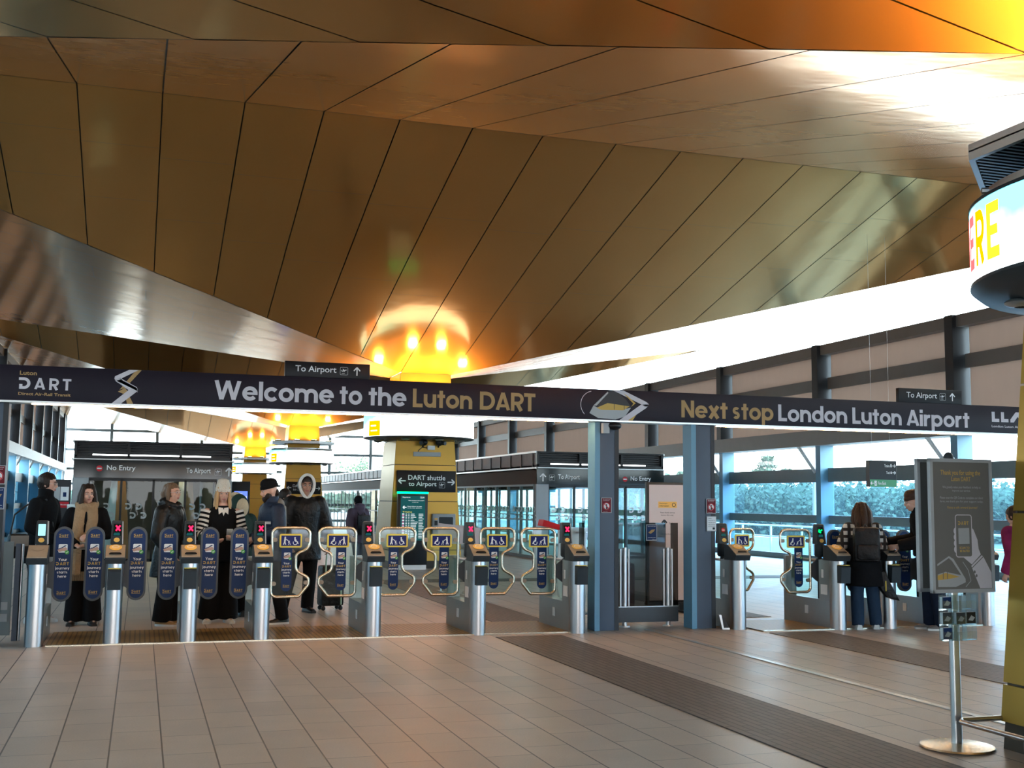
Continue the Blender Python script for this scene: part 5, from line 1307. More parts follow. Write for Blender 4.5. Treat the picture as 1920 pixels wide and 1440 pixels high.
TORSO = [(.46, .100, .074), (.52, .099, .073), (.58, .087, .063), (.66, .092, .066), (.74, .103, .070), (.785, .108, .063), (.815, .090, .053), (.835, .055, .046), (.86, .036, .040)]
class Person:
    def __init__(s, label, x, y, rot, h=1.70, lean=(0, 0), head=(0, 0, 0), arms=None, feet=None, slim=1.0, skin='skin', hdrop=0.0, neckfwd=0.0, group=None):
        s.t = thing('person', label, 'person', (x, y, 0), R_(rot), group); s.h = h; s.k = h / 1.72; s.lean = lean; s.slim = slim; s.skin = skin
        s.rot = R_(rot); s.pos = Vector((x, y, 0))
        h_ = h; k = s.k
        s.drop = hdrop
        nb = s.spine(.845)
        s.headc = Vector((nb.x + lean[0] * .15, nb.y - .018 * k - neckfwd, (.932 - hdrop) * h))
        yaw, pit, rol = [R_(a) for a in head]
        s.HM = Matrix.Translation(s.headc) @ Matrix.Rotation(yaw, 4, 'Z') @ Matrix.Rotation(pit, 4, 'X') @ Matrix.Rotation(rol, 4, 'Y')
        s.sh = {1: s.spine(.795) + Vector((.108 * h * slim, .004, 0)), -1: s.spine(.795) + Vector((-.108 * h * slim, .004, 0))}
        A = {'l': ((.150, .02, .635), (.150, -.035, .490)), 'r': ((-.150, .02, .635), (-.150, -.035, .490))}
        A.update(arms or {})
        s.el = {1: Vector(A['l'][0]) * h, -1: Vector(A['r'][0]) * h}; s.wr = {1: Vector(A['l'][1]) * h, -1: Vector(A['r'][1]) * h}
        Fd = {'l': (.055, .0, 5), 'r': (-.055, .0, -5)}; Fd.update(feet or {})
        s.hip = {1: Vector((.052 * h, 0, .50 * h)), -1: Vector((-.052 * h, 0, .50 * h))}
        s.ft = {}; s.kn = {}
        for q, c in ((1, 'l'), (-1, 'r')):
            f = Fd[c]; s.ft[q] = (Vector((f[0] * h, f[1] * h, .042 * h)), R_(f[2]))
            m = (s.hip[q] + s.ft[q][0]) / 2; s.kn[q] = Vector((m.x, m.y - .018 * h, .275 * h))
        s.palm = {}
    def spine(s, z):
        t = max(0.0, (z - .52) / (.845 - .52)); return Vector((s.lean[0] * t, s.lean[1] * t, (z - s.drop * min(1, max(0, t))) * s.h))
    def torso_rings(s, z0, z1, e=0.0, flare=0.0, n=24, ex=None):
        out = []
        zs = [z0] + [q[0] for q in TORSO if z0 + .01 < q[0] < z1 - .005] + [z1]
        for z in zs:
            if z <= TORSO[0][0]: rx, ry = TORSO[0][1], TORSO[0][2]
            else:
                for a, b in zip(TORSO[:-1], TORSO[1:]):
                    if a[0] <= z <= b[0]:
                        f = (z - a[0]) / (b[0] - a[0]); rx = a[1] + (b[1] - a[1]) * f; ry = a[2] + (b[2] - a[2]) * f; break
                else: rx, ry = TORSO[-1][1], TORSO[-1][2]
            fl = flare * max(0, (.56 - z)) * 4
            rx = rx * s.h * s.slim + e + fl; ry = ry * s.h + e * 1.05 + fl * .8; c = s.spine(z)
            out.append([c + Vector((rx * math.cos(a), ry * math.sin(a), 0)) for a in [2 * math.pi * i / n for i in range(n)]])
        return out
    def body(s, curl=0.6, hands=True, voxel=0.0085):
        m = MB(); h = s.h; k = s.k
        m.loft(s.torso_rings(.46, .86))
        for q in (1, -1):
            m.chain([s.hip[q], s.kn[q], s.ft[q][0]], [.055 * h, .034 * h, .024 * h]); m.chain([s.sh[q], s.el[q], s.wr[q]], [.032 * h, .026 * h, .0175 * h])
            f, a = s.ft[q]; d = Vector((math.sin(a), -math.cos(a), 0)); m.chain([f + Vector((0, 0, -.015 * h)) - d * .02 * h, f + d * .085 * h + Vector((0, 0, -.024 * h))], [.022 * h, .017 * h], 10)
            if hands: s.hand(m, q, curl)
        nb = s.spine(.835); m.chain([nb, s.headc + Vector((0, .01, -.05 * k))], [.036 * h, .033 * h])
        T = s.HM
        def hp(v): return T @ (Vector(v) * k)
        RT = T.to_3x3()
        m.ball(hp((0, .008, .022)), (.074 * k, .094 * k, .100 * k), 24, 16, RT); m.ball(hp((0, -.022, -.045)), (.058 * k, .066 * k, .066 * k), 20, 14, RT)
        m.ball(hp((0, -.052, -.092)), (.026 * k, .024 * k, .020 * k), 12, 8, RT)
        m.chain([hp((0, -.088, .012)), hp((0, -.108, -.022)), hp((0, -.098, -.034))], [.009 * k, .0135 * k, .012 * k], 8)
        for q in (1, -1):
            m.ball(hp((.076 * q, .008, -.012)), (.010 * k, .020 * k, .030 * k), 10, 8, RT); m.ball(hp((.036 * q, -.070, -.030)), (.024 * k, .018 * k, .020 * k), 10, 8, RT)
            m.chain([hp((.012 * q, -.091, .024)), hp((.05 * q, -.078, .022))], [.009 * k, .008 * k], 8)
        b = remesh(m, 'body', s.skin, s.t, voxel * max(.8, k), 2, .5)
        s.face(); return b
    def hand(s, m, q, curl):
        k = s.k; w = s.wr[q]; d = (w - s.el[q]).normalized()
        n = Vector((-q, 0, 0)) if q not in s.palm else Vector(s.palm[q]); n = (n - d * n.dot(d))
        n = n.normalized() if n.length > .05 else d.orthogonal().normalized()
        sd = d.cross(n) * (1 if q > 0 else -1)
        for i in (-1, 1): m.chain([w + d * .01 * k + sd * i * .012 * k, w + d * .085 * k + sd * i * .022 * k], [.016 * k, .015 * k], 8)
        m.chain([w, w + d * .08 * k], [.019 * k, .017 * k], 8)
        for i, ln in enumerate((.82, .98, 1.05, .95)):
            p = w + d * .088 * k + sd * (i - 1.5) * .0205 * k; a = curl * (.7 + .1 * i); pts = [p]
            for L in (.040, .027, .021):
                p = p + (d * math.cos(a) + n * math.sin(a)) * L * ln * k; pts.append(p); a += curl * .8
            m.chain(pts, [.0095 * k, .0088 * k, .008 * k, .007 * k], 8)
        p = w + d * .02 * k - sd * 0 + sd * (.028 * k); dd = (d * .75 + sd * .6 + n * .35).normalized()
        m.chain([p, p + dd * .04 * k, p + dd * .065 * k + d * .012 * k + n * .008 * k], [.012 * k, .0105 * k, .0085 * k], 8)
    def face(s):
        k = s.k; T = s.HM; RT = T.to_3x3()
        def hp(v): return T @ (Vector(v) * k)
        e = MB()
        for q in (1, -1):
            e.mtl(0).ball(hp((.031 * q, -.083, .004)), (.0145 * k, .009 * k, .0075 * k), 12, 8, RT); e.mtl(1).ball(hp((.031 * q, -.0885, .004)), (.0062 * k, .005 * k, .0066 * k), 10, 6, RT)
        e.build('eyes', ['eyewhite', 'iris'], s.t)
        b = MB()
        for q in (1, -1): b.chain([hp((.014 * q, -.097, .024)), hp((.034 * q, -.094, .030)), hp((.052 * q, -.082, .024))], [.0035 * k, .004 * k, .0025 * k], 6)
        b.build('eyebrows', s.hairmat if hasattr(s, 'hairmat') else 'hair_dark', s.t)
        l = MB().chain([hp((-.020, -.085, -.062)), hp((0, -.0935, -.060)), hp((.020, -.085, -.062))], [.004 * k, .0062 * k, .004 * k], 8); l.chain([hp((-.017, -.083, -.067)), hp((0, -.091, -.0685)), hp((.017, -.083, -.067))], [.004 * k, .0065 * k, .004 * k], 8)
        l.build('lips', 'lips', s.t)
    def hair(s, m, kind='short', back=0.0, fringe=0.030, down=-.05, locks=(), grow=1.0):
        k = s.k; T = s.HM; g = MB(); N, Rn = 40, 28; vs = []
        for i in range(Rn + 1):
            th = math.pi * i / Rn
            for j in range(N):
                a = 2 * math.pi * j / N; x, y, z = math.sin(th) * math.cos(a), math.sin(th) * math.sin(a), math.cos(th)
                w = 1 + .075 * noise.noise((x * 3 + s.pos.x, y * 3 + s.pos.y, z * 2.2)) + .03 * noise.noise((x * 9, y * 9, z * 4))
                vs.append(Vector((x * .083 * grow * w, .012 + y * .103 * grow * w, .024 + z * .108 * grow * w)))
        fs = []
        for i in range(Rn):
            for j in range(N):
                f = (i * N + j, (i + 1) * N + j, (i + 1) * N + (j + 1) % N, i * N + (j + 1) % N); c = sum((vs[q] for q in f), Vector()) / 4
                lim = fringe + .5 * max(0, -(c.y + .055)) if c.y < -.035 else (down + (.0 if c.y > .03 else (.03 - c.y) * .55))
                if c.z > lim: fs.append(f)
        g.add([T @ (v * k) for v in vs], fs, True)
        if kind == 'long':
            for (pts, r) in locks: g.chain([T @ (Vector(p) * k) for p in pts], [q * k for q in r], 10)
        return g.build('hair', m, s.t)
    def legs(s, m, thigh=.060, knee=.044, ankle=.036, name='trousers', voxel=.012, zcut=.030):
        g = MB(); h = s.h
        g.loft(s.torso_rings(.455, .60, .010))
        for q in (1, -1):
            f = s.ft[q][0]; bot = Vector((f.x, f.y + .004, zcut * h)); mid = s.kn[q].lerp(bot, .55)
            g.chain([s.hip[q] + Vector((0, 0, .01)), s.hip[q].lerp(s.kn[q], .5), s.kn[q], mid], [thigh * h, (thigh * .62 + knee * .38) * h, knee * h, (knee + ankle) / 2 * h])
            g.tube([mid + Vector((0, 0, .02)), bot], [(knee + ankle) / 2 * h, ankle * h], 16)
        return remesh(g, name, m, s.t, voxel, 2, .5)
    def shoes(s, m, sole='sole_white', ln=.15):
        for q in (1, -1):
            f, a = s.ft[q]; h = s.h; d = Vector((math.sin(a), -math.cos(a), 0)); c = Vector((f.x, f.y, 0)); sd = Vector((d.y, -d.x, 0)); g = MB(); k = s.k
            prof = [(-.074, .034, .080), (-.052, .044, .102), (0, .046, .104), (.05, .047, .084), (.10, .051, .066), (.155, .047, .054), (.196, .030, .038)]
            rings = []
            for (u, w, t) in prof:
                rings.append([c + d * u * k + sd * (w * k * math.cos(b)) + Vector((0, 0, (.020 + (t - .020) * max(0, math.sin(b))) * k)) for b in [math.pi * i / 8 for i in range(9)]] )
            g.mtl(0).loft(rings)
            rings = [[c + d * u * k + sd * (w + .003) * k * e + Vector((0, 0, z)) for e, z in ((-1, .0), (1, .0), (1, .024 * k), (-1, .024 * k))] for (u, w, t) in prof]
            g.mtl(1).loft(rings); g.build('shoe', [m, sole], s.t)
    def top(s, m, hem=.44, e=.018, flare=.0, name='jacket', sleeve=(.046, .040, .032), z1=.845, voxel=.011, extra=None, sleeves=True, collar=0):
        g = MB(); h = s.h
        g.loft(s.torso_rings(hem, z1, e, flare))
        if sleeves:
            for q in (1, -1):
                w = s.wr[q] + (s.wr[q] - s.el[q]).normalized() * .01
                g.chain([s.sh[q] - Vector((q * .012, 0, 0)), s.sh[q].lerp(s.el[q], .5), s.el[q]], [sleeve[0] * h, (sleeve[0] + sleeve[1]) / 2 * h, sleeve[1] * h]); g.tube([s.el[q], s.el[q].lerp(w, .5), w], [sleeve[1] * h, (sleeve[1] + sleeve[2]) / 2 * h, sleeve[2] * h], 16)
        if collar:
            c = s.spine(.845); g.tube([c + Vector((0, 0, -.02 * h)), c + Vector((0, -.004, collar * h))], [.050 * h, .052 * h], 18)
        if extra: extra(g)
        return remesh(g, name, m, s.t, voxel, 2, .5)
    def world(s, v): return s.pos + Matrix.Rotation(s.rot, 3, 'Z') @ Vector(v)
    def beanie(s, m, top=.135, brim=True):
        k = s.k; T = s.HM; g = MB(); N = 28; prof = [(0.100, .022, 1), (.112, .040, 1), (.108, .072, 1), (.098, .100, 1), (.07, .124, 1), (.03, top, 1), (.0, top + .002, 1)]
        vs = []; fs = []
        P = [(.094, .012), (.104, .014), (.106, .030), (.104, .050), (.098, .056), (.100, .075), (.092, .102), (.070, top - .016), (.035, top - .003), (.001, top)]
        for r, z in P:
            for j in range(N):
                a = 2 * math.pi * j / N; rr = r * (1 + .02 * math.cos(a * 14) * (z < .05)); vs.append(T @ (Vector((rr * .90 * math.cos(a), .008 + rr * 1.06 * math.sin(a), .020 + z + .02 * math.sin(a) * -1 * (z < .06) * -.5)) * k))
        for i in range(len(P) - 1):
            for j in range(N): fs.append((i * N + j, i * N + (j + 1) % N, (i + 1) * N + (j + 1) % N, (i + 1) * N + j))
        g.add(vs, fs, True); return g.build('beanie_hat', m, s.t)
    def glasses(s):
        k = s.k; T = s.HM; g = MB()
        for q in (1, -1):
            g.tube([T @ (Vector((q * .032 + .021 * math.cos(a), -.098, .002 + .017 * math.sin(a))) * k) for a in [i * math.pi / 8 for i in range(16)]], .0018 * k, 6, closed=True)
            g.tube([T @ (Vector(p) * k) for p in ((q * .053, -.097, .006), (q * .076, -.05, .006), (q * .078, .01, .002))], .0016 * k, 6)
        g.tube([T @ (Vector(p) * k) for p in ((-.011, -.098, .005), (.011, -.098, .005))], .0016 * k, 6)
        g.build('glasses', 'alu', s.t)
def held_phone(p, q, label, off=(0, -.02, .05), tilt=0.5):
    w = p.wr[q] + (p.wr[q] - p.el[q]).normalized() * .10 * p.k + Vector(off)
    t = thing('phone', label, 'phone', p.world(w), p.rot)
    m = MB().box(-.036, .036, -.004, .004, -.06, .08); o = m.build('case', 'alu', t, bevel=.003); o.rotation_euler = (tilt, 0, 0)
    m = MB().box(-.032, .032, .0042, .0046, -.055, .075); o = m.build('screen', 'black', t); o.rotation_euler = (tilt, 0, 0)
def long_locks(side=.078, zend=-.34, fwd=-.05, back=.06, r=.030, fr=True):
    L = []
    for q in (1, -1):
        if fr: L.append(([(q * .055, -.045, .085), (q * side, -.04, 0), (q * (side + .012), -.05, -.12), (q * (side + .006), fwd - .03, zend)], [.020, r * .9, r, r * .45]))
        L.append(([(q * .05, .01, .10), (q * (side + .004), .015, 0), (q * (side + .020), .0, -.13), (q * (side + .022), fwd * .4, zend - .02)], [.028, r, r * 1.15, r * .5]))
        L.append(([(q * .04, .06, .08), (q * .068, .065, -.03), (q * .07, .075, -.16), (q * .072, back, zend)], [.03, r * 1.2, r * 1.2, r * .6]))
    L.append(([(0, .07, .08), (0, .10, -.03), (0, .105, -.18), (0, back + .03, zend - .03)], [.04, .05, .05, .025]))
    return L

# 1 man at the far left looking away over his shoulder
p = Person('man in glasses and dark coat at far left, looking right', -1.13, 14.9, 62, 1.76, lean=(.0, -.05), head=(20, 3, 0), arms={'l': ((.140, -.03, .64), (.105, -.20, .585)), 'r': ((-.150, -.02, .64), (-.10, -.17, .56))})
p.hairmat = 'hair_dark'; p.palm = {1: (0, 0, 1), -1: (0, 0, 1)}
p.body(.35); p.hair('hair_dark', grow=1.06, down=-.07, fringe=.05); p.glasses(); p.top('black_wool', .40, .022, .03, 'coat', collar=.055); p.legs('black_trouser'); p.shoes('shoe_white')
MB().tube([p.sh[-1] + Vector((.08, -.085, .06)), p.spine(.66) + Vector((.0, -.135, 0)), p.spine(.52) + Vector((.17, -.06, 0))], .012, 8).build('shoulder_strap', 'dark', p.t)
held_phone(p, 1, 'phone held out by the man in glasses', (0, -.02, .03), 1.0)
t = thing('shoulder_bag', 'grey and black shoulder bag hanging behind the man in glasses', 'bag', (-1.33, 14.45, .78), R_(20))
MB().box(-.11, .11, -.07, .07, 0, .28).build('bag_body', 'black_nylon', t, bevel=.04); MB().box(-.10, .10, -.08, -.068, .14, .26).build('front_pocket', 'grey_hood', t, bevel=.005)
MB().tube([(-.09, 0, .27), (-.05, 0, .5), (.10, .02, .62)], .010, 6).build('bag_strap', 'black_nylon', t)
# 2 woman with the camel scarf
p = Person('woman with long dark hair and camel scarf behind the second paddles', -.60, 14.5, 0, 1.635, head=(18, 2, 0), arms={'l': ((.150, -.02, .645), (.035, -.155, .640)), 'r': ((-.160, -.03, .64), (-.055, -.165, .575))}, feet={'l': (.07, 0, 10), 'r': (-.06, .02, -10)})
p.hairmat = 'hair_dark'; p.palm = {1: (0, .3, -1), -1: (0, 0, 1)}
p.body(.75); p.hair('hair_dark', 'long', locks=long_locks(.076, -.36, -.06), down=-.10, fringe=.055); p.top('black_wool', .42, .020, .0, 'coat'); p.legs('black_trouser', .062, .055, .066); p.shoes('shoe_black', 'shoe_black')
c = p.spine(.85); g = MB()
g.tube([c + Vector((.092 * math.cos(a), -.012 + .088 * math.sin(a), .012 - .03 * math.sin(a) * -1)) for a in [i * math.pi / 10 for i in range(20)]], .046, 12, closed=True)
for q, zb in ((-1, .37), (1, .56)):
    pts = [c + Vector((q * .06, -.09, .0)), c + Vector((q * .075, -.135, -.16)), c + Vector((q * .07 - .02, -.165, -.36)), Vector((q * .06 - .03, -.165, zb * p.h))]
    for u in (-.035, 0, .035): g.chain([v + Vector((u, abs(u) * .3, 0)) for v in pts], [.03, .028, .028, .024], 8)
remesh(g, 'scarf', 'camel_scarf', p.t, .011, 2)
g = MB()
for i in range(14): g.tube([(-.14 + i * .012, -.165, .385 * p.h), (-.142 + i * .0122, -.168, .32 * p.h)], .0035, 5)
g.build('scarf_fringe', 'camel_scarf', p.t)
held_phone(p, -1, 'phone held low by the woman with the camel scarf', (.03, 0, .02), .9)
# 3 woman in black puffer, looking right
p = Person('woman with mousy hair and glasses in a long black puffer coat', .34, 14.3, 58, 1.66, head=(-4, -2, 0), arms={'l': ((.155, -.01, .64), (.115, -.15, .58)), 'r': ((-.155, .0, .63), (-.13, -.10, .50))})
p.hairmat = 'hair_mid'; p.body(.6); p.hair('hair_mid', 'long', locks=[([(q * .055, .0, .08), (q * .082, .01, -.02), (q * .078, .01, -.10)], [.03, .03, .018]) for q in (1, -1)] + [([(0, .07, .07), (0, .10, -.02), (0, .09, -.11)], [.05, .06, .04])], down=-.08, fringe=.05)
p.glasses()
def hoodx(g, p=p): c = p.spine(.86); g.ball(c + Vector((0, .055, .0)), (.125, .085, .075), 18, 12); g.tube([c + Vector((.10 * math.cos(a), -.01 + .09 * math.sin(a), .0 + .035 * math.sin(a))) for a in [i * math.pi / 10 for i in range(20)]], .036, 10, closed=True)
p.top('black_nylon', .34, .032, .06, 'puffer_coat', sleeve=(.056, .050, .040), extra=hoodx); p.legs('black_trouser', .062, .058, .068); p.shoes('shoe_tan', 'sole_white')
# 4 woman in the cream beanie
p = Person('blond woman in cream beanie and striped sleeves holding a phone', .95, 14.45, 4, 1.66, head=(2, 4, 0), arms={'l': ((.155, -.01, .64), (.070, -.155, .615)), 'r': ((-.155, -.02, .64), (-.075, -.165, .60))}, feet={'l': (.065, -.01, 8), 'r': (-.075, .02, -12)})
p.hairmat = 'hair_mid'; p.palm = {1: (-.3, .2, 1), -1: (.3, 0, 1)}; p.body(.6)
p.hair('hair_blond', 'long', locks=long_locks(.070, -.37, -.07, .05, .024), down=-.08, fringe=.09); p.beanie('cream_knit', .172)
p.top('black_wool', .44, .016, .0, 'pinafore', sleeves=False); p.legs('black_trouser', .066, .064, .074, 'wide_trousers'); p.shoes('shoe_white')
for q in (1, -1):
    g = MB(); P0 = [p.sh[q] + Vector((0, 0, .02)), p.sh[q].lerp(p.el[q], .5), p.el[q], p.el[q].lerp(p.wr[q], .5), p.wr[q]]; N = 22; pts = []
    for i in range(N + 1):
        u = i / N * 4; a = min(3, int(u)); pts.append(P0[a].lerp(P0[a + 1], u - a))
    g.tube(pts, [(.050 - .018 * i / N) * p.h * .92 for i in range(N + 1)], 16)
    for fi in range(len(g.f)): g.mi[fi] = (fi // 16) % 2 if fi < N * 16 else 0
    g.build('striped_sleeve', ['white_cloth', 'black_wool'], p.t)
g = MB(); c = p.spine(.80)
for q in (1, -1): g.add([c + Vector((q * .004, -.118, .045)), c + Vector((q * .062, -.098, .055)), c + Vector((q * .056, -.124, -.03)), c + Vector((q * .012, -.13, .0))], [(0, 1, 2, 3)]); 
g.add([c + Vector((-.03, -.122, .03)), c + Vector((.03, -.122, .03)), c + Vector((.0, -.134, -.05))], [(0, 1, 2)]); g.build('white_collar', 'white_cloth', p.t, fix=False)
held_phone(p, 1, 'pale phone held up by the woman in the cream beanie', (-.02, .0, .045), .25)
t = thing('tote_bag', 'black bag with leafy top on the arm of the woman in the cream beanie', 'bag', p.world(p.wr[-1] + Vector((-.11, -.02, -.20))), R_(8))
MB().box(-.10, .10, -.05, .05, 0, .20).build('bag_body', 'black_nylon', t, bevel=.02); MB().box(-.075, .075, -.05, .04, .19, .27).build('patterned_top', 'dark_green', t, bevel=.02); MB().tube([(-.07, 0, .26), (0, 0, .36), (.07, 0, .26)], .008, 6).build('bag_handle', 'black', t)
# 5 bearded man in navy jacket
p = Person('bearded man in dark beanie and navy jacket, side on, facing left', 1.56, 14.2, -72, 1.70, lean=(0, -.05), head=(-8, 10, 0), neckfwd=.02, arms={'l': ((.145, -.03, .65), (.05, -.18, .60)), 'r': ((-.150, -.02, .64), (-.06, -.19, .56))}, feet={'l': (.06, .05, 0), 'r': (-.05, -.05, -10)})
p.hairmat = 'hair_dark'; p.palm = {1: (-1, 0, 0), -1: (1, 0, 0)}; p.body(.8); p.beanie('black_wool', .140)
g = MB(); T = p.HM; k = p.k
for v, r in (((0, -.055, -.088), (.046, .046, .046)), ((.045, -.03, -.058), (.026, .045, .042)), ((-.045, -.03, -.058), (.026, .045, .042)), ((0, -.06, -.125), (.032, .03, .03))): g.ball(T @ (Vector(v) * k), tuple(q * k for q in r), 14, 10, T.to_3x3())
remesh(g, 'beard', 'hair_dark', p.t, .007, 1)
g = MB(); g.ball(T @ Vector((0, .085, -.03)), (.06, .035, .05), 14, 10, T.to_3x3()); g.build('hair', 'hair_dark', p.t)
p.top('navy_shell', .44, .030, .0, 'jacket', sleeve=(.055, .048, .038), collar=.05)
g = MB(); c = p.spine(.84); g.ball(c + Vector((0, .085, -.01)), (.125, .065, .085), 18, 12); g.chain([p.sh[1] + Vector((.02, .05, .035)), p.el[1] + Vector((.035, .045, 0))], [.036, .030], 10); remesh(g, 'grey_hood', 'grey_hood', p.t, .012, 2)
MB().poly([(0, 0), (.09, 0), (.09, .03), (0, .03)], (p.spine(.70) + Vector((.095, -.155, 0)), (.8, .6, 0), (0, 0, 1), (.6, -.8, 0))).build('chest_logo_patch', 'silvergrey', p.t, fix=False)
p.legs('black_trouser', .060, .050, .046); p.shoes('shoe_black', 'sole_white')
held_phone(p, 1, 'phone in the hands of the bearded man', (.0, .0, .03), .6)
# 6 person in green coat with fur trimmed hood
p = Person('person in dark green coat with cream fur hood, beside the bearded man', 1.20, 15.1, -160, 1.53, head=(0, 12, 0)); p.body(.6, voxel=.01)
def hood6(g, p=p): g.ball(p.headc + Vector((0, .015, -.01)), (.112, .125, .135), 20, 14)
p.top('dark_green', .40, .034, .03, 'parka', sleeve=(.058, .052, .042), extra=hood6); p.legs('black_trouser'); p.shoes('shoe_black', 'shoe_black')
g = MB(); T = p.HM
for i in range(26): a = i * 2 * math.pi / 26; g.ball(p.headc + Vector((.10 * math.cos(a), -.10 + .01 * math.sin(3 * a), -.01 + .125 * math.sin(a))), .036, 8, 6)
g.ball(p.headc + Vector((0, .12, -.05)), (.085, .05, .12), 14, 10)
remesh(g, 'fur_trim', 'fur', p.t, .010, 1)
# 7 tall person in black coat, white hood
p = Person('tall person in black coat with white-lined hood up, beside a suitcase', 2.10, 15.55, 4, 1.80, head=(0, 6, 0), arms={'l': ((.160, .01, .635), (.175, -.03, .505)), 'r': ((-.160, .0, .635), (-.14, -.09, .51))}, feet={'l': (.03, -.02, 14), 'r': (-.14, .06, -12)})
p.hairmat = 'hair_dark'; p.skin = 'skin2'; p.body(.6); p.hair('hair_dark', grow=1.06, fringe=.028, down=-.06)
def hood7(g, p=p): g.ball(p.headc + Vector((0, .045, .0)), (.110, .105, .140), 20, 14)
p.top('black_nylon', .38, .040, .02, 'coat', sleeve=(.062, .056, .044), extra=hood7); p.legs('black_trouser', .062, .050, .046); p.shoes('shoe_black', 'shoe_black')
g = MB(); T = p.HM; pts = []
for i in range(28):
    a = i * 2 * math.pi / 28; z = math.sin(a); pts.append(T @ Vector((.098 * math.cos(a) * (1 - .42 * max(0, -z) ** 2), -.062 - .045 * max(0, -z), .012 + (.132 if z > 0 else .175) * z)))
g.tube(pts, .020, 10, closed=True); g.build('hood_lining', 'white_fleece', p.t)
t = thing('suitcase', 'black wheeled suitcase with pale green handle by the tall person', 'suitcase', (2.50, 15.75, 0), R_(8))
MB().box(-.16, .16, -.12, .12, .06, .60).build('shell', 'black_nylon', t, bevel=.04); MB().tube([(.11, -.125, .08), (.11, -.125, .62), (.09, -.12, 1.02), (-.09, -.12, 1.02), (-.11, -.125, .62), (-.11, -.125, .5)], .011, 8).build('pull_handle', mat('pale_green_plastic', (0.42, 0.62, 0.50), .4), t, bevel=0)
for x in (-.12, .12):
    for y in (-.08, .08): MB().ball((x, y, .032), .032, 10, 8).build('wheel', 'black', t)
# 8 walker in plum coat with backpack
p = Person('person in plum hooded coat with backpack walking away to the left', 4.22, 23.2, 200, 1.55, lean=(-.0, -.04), head=(10, 0, 0), arms={'l': ((.155, .03, .65), (.17, .10, .50)), 'r': ((-.18, -.10, .665), (-.235, -.17, .60))}, feet={'l': (.05, .10, 0), 'r': (-.05, -.10, 0)})
p.hairmat = 'hair_dark'; p.body(.6, voxel=.011); p.hair('black_wool', grow=1.08, down=-.10)
def hood8(g, p=p): g.ball(p.spine(.86) + Vector((0, .07, .01)), (.12, .08, .08), 16, 12)
p.top('plum', .40, .030, .03, 'coat', sleeve=(.056, .052, .044), extra=hood8, voxel=.014); p.legs('grey_trouser', voxel=.015); p.shoes('shoe_black', 'shoe_black')
def backpack(p, label, col, w=.15, d=.13, z0=.56, z1=.80, straps=True):
    c = p.spine((z0 + z1) / 2); hh = (z1 - z0) * p.h
    t = thing('backpack', label, 'backpack', p.world((c.x, c.y + .075 * p.h + .075, z0 * p.h)), p.rot)
    MB().box(-w, w, -.045, d - .03, 0, hh).build('main_compartment', col, t, bevel=.05); MB().box(-w * .8, w * .8, d - .05, d + .012, .03, hh * .5).build('front_pocket', col, t, bevel=.03)
    MB().tube([(-.03, -.03, hh - .01), (0, -.04, hh + .035), (.03, -.03, hh - .01)], .008, 6).build('grab_handle', 'black', t)
    if straps:
        for q in (1, -1): MB().tube([(q * .07, -.03, hh - .02), (q * .08, -.12, hh + .06), (q * .085, -.30, hh - .08), (q * .10, -.27, .08), (q * .11, -.05, .04)], .011, 6).build('shoulder_strap', col, t)
    return t
backpack(p, 'dark backpack with dull red pocket on the plum coated walker', 'black_nylon', .13, .12, .50, .76)
# 9 dark haired person between the bearded man and the tall one
p = Person('dark-haired person seen between the bearded man and the tall hooded one', 2.11, 18.0, 60, 1.63, head=(10, 0, 0)); p.hairmat = 'hair_dark'; p.body(.6, voxel=.011); p.hair('hair_dark', grow=1.05, down=-.08); p.top('black_wool', .42, .022, voxel=.014, collar=.03); p.legs('black_trouser', voxel=.015); p.shoes('shoe_black', 'shoe_black')
# 10 woman at the right gates seen from behind
p = Person('long-haired woman with black backpack at the right gates, seen from behind', 8.40, 12.10, 156, 1.53, lean=(0, -.07), hdrop=.012, head=(4, 14, 0), slim=1.05, arms={'l': ((.165, -.03, .64), (.10, -.17, .62)), 'r': ((-.160, -.05, .645), (-.12, -.17, .60))}, feet={'l': (.065, .06, 10), 'r': (-.085, -.0, -6)})
p.hairmat = 'hair_brown'; p.body(.6); p.hair('hair_brown', 'long', locks=long_locks(.088, -.27, .02, .08, .044, False), down=-.10, fringe=.05)
p.top('plaid', .55, .024, 0, 'plaid_shirt', sleeve=(.052, .046, .036)); p.top('black_wool', .335, .034, .055, 'long_waistcoat', sleeves=False, z1=.72); p.legs('jeans', .064, .052, .048, 'jeans'); p.shoes('shoe_white', 'sole_white')
backpack(p, 'large black backpack on the long-haired woman at the right gates', 'black_nylon', .155, .13, .53, .80)
t = thing('hand_bag', 'black bag with yellow tag hanging beside the woman with the backpack', 'bag', p.world((-.27, .02, .36)), R_(-12))
MB().loft([[(-.10, -.04, .32), (-.05, -.04, .34), (-.05, .04, .34), (-.10, .04, .32)], [(-.12, -.05, .15), (.06, -.05, .12), (.06, .05, .12), (-.12, .05, .15)], [(-.02, -.04, .02), (.14, -.04, -.02), (.14, .04, -.02), (-.02, .04, .02)]], smooth=False).build('bag_body', 'black_nylon', t, bevel=.015)
MB().box(-.05, -.04, -.06, -.05, .10, .22).build('yellow_tag', 'yellow', t)
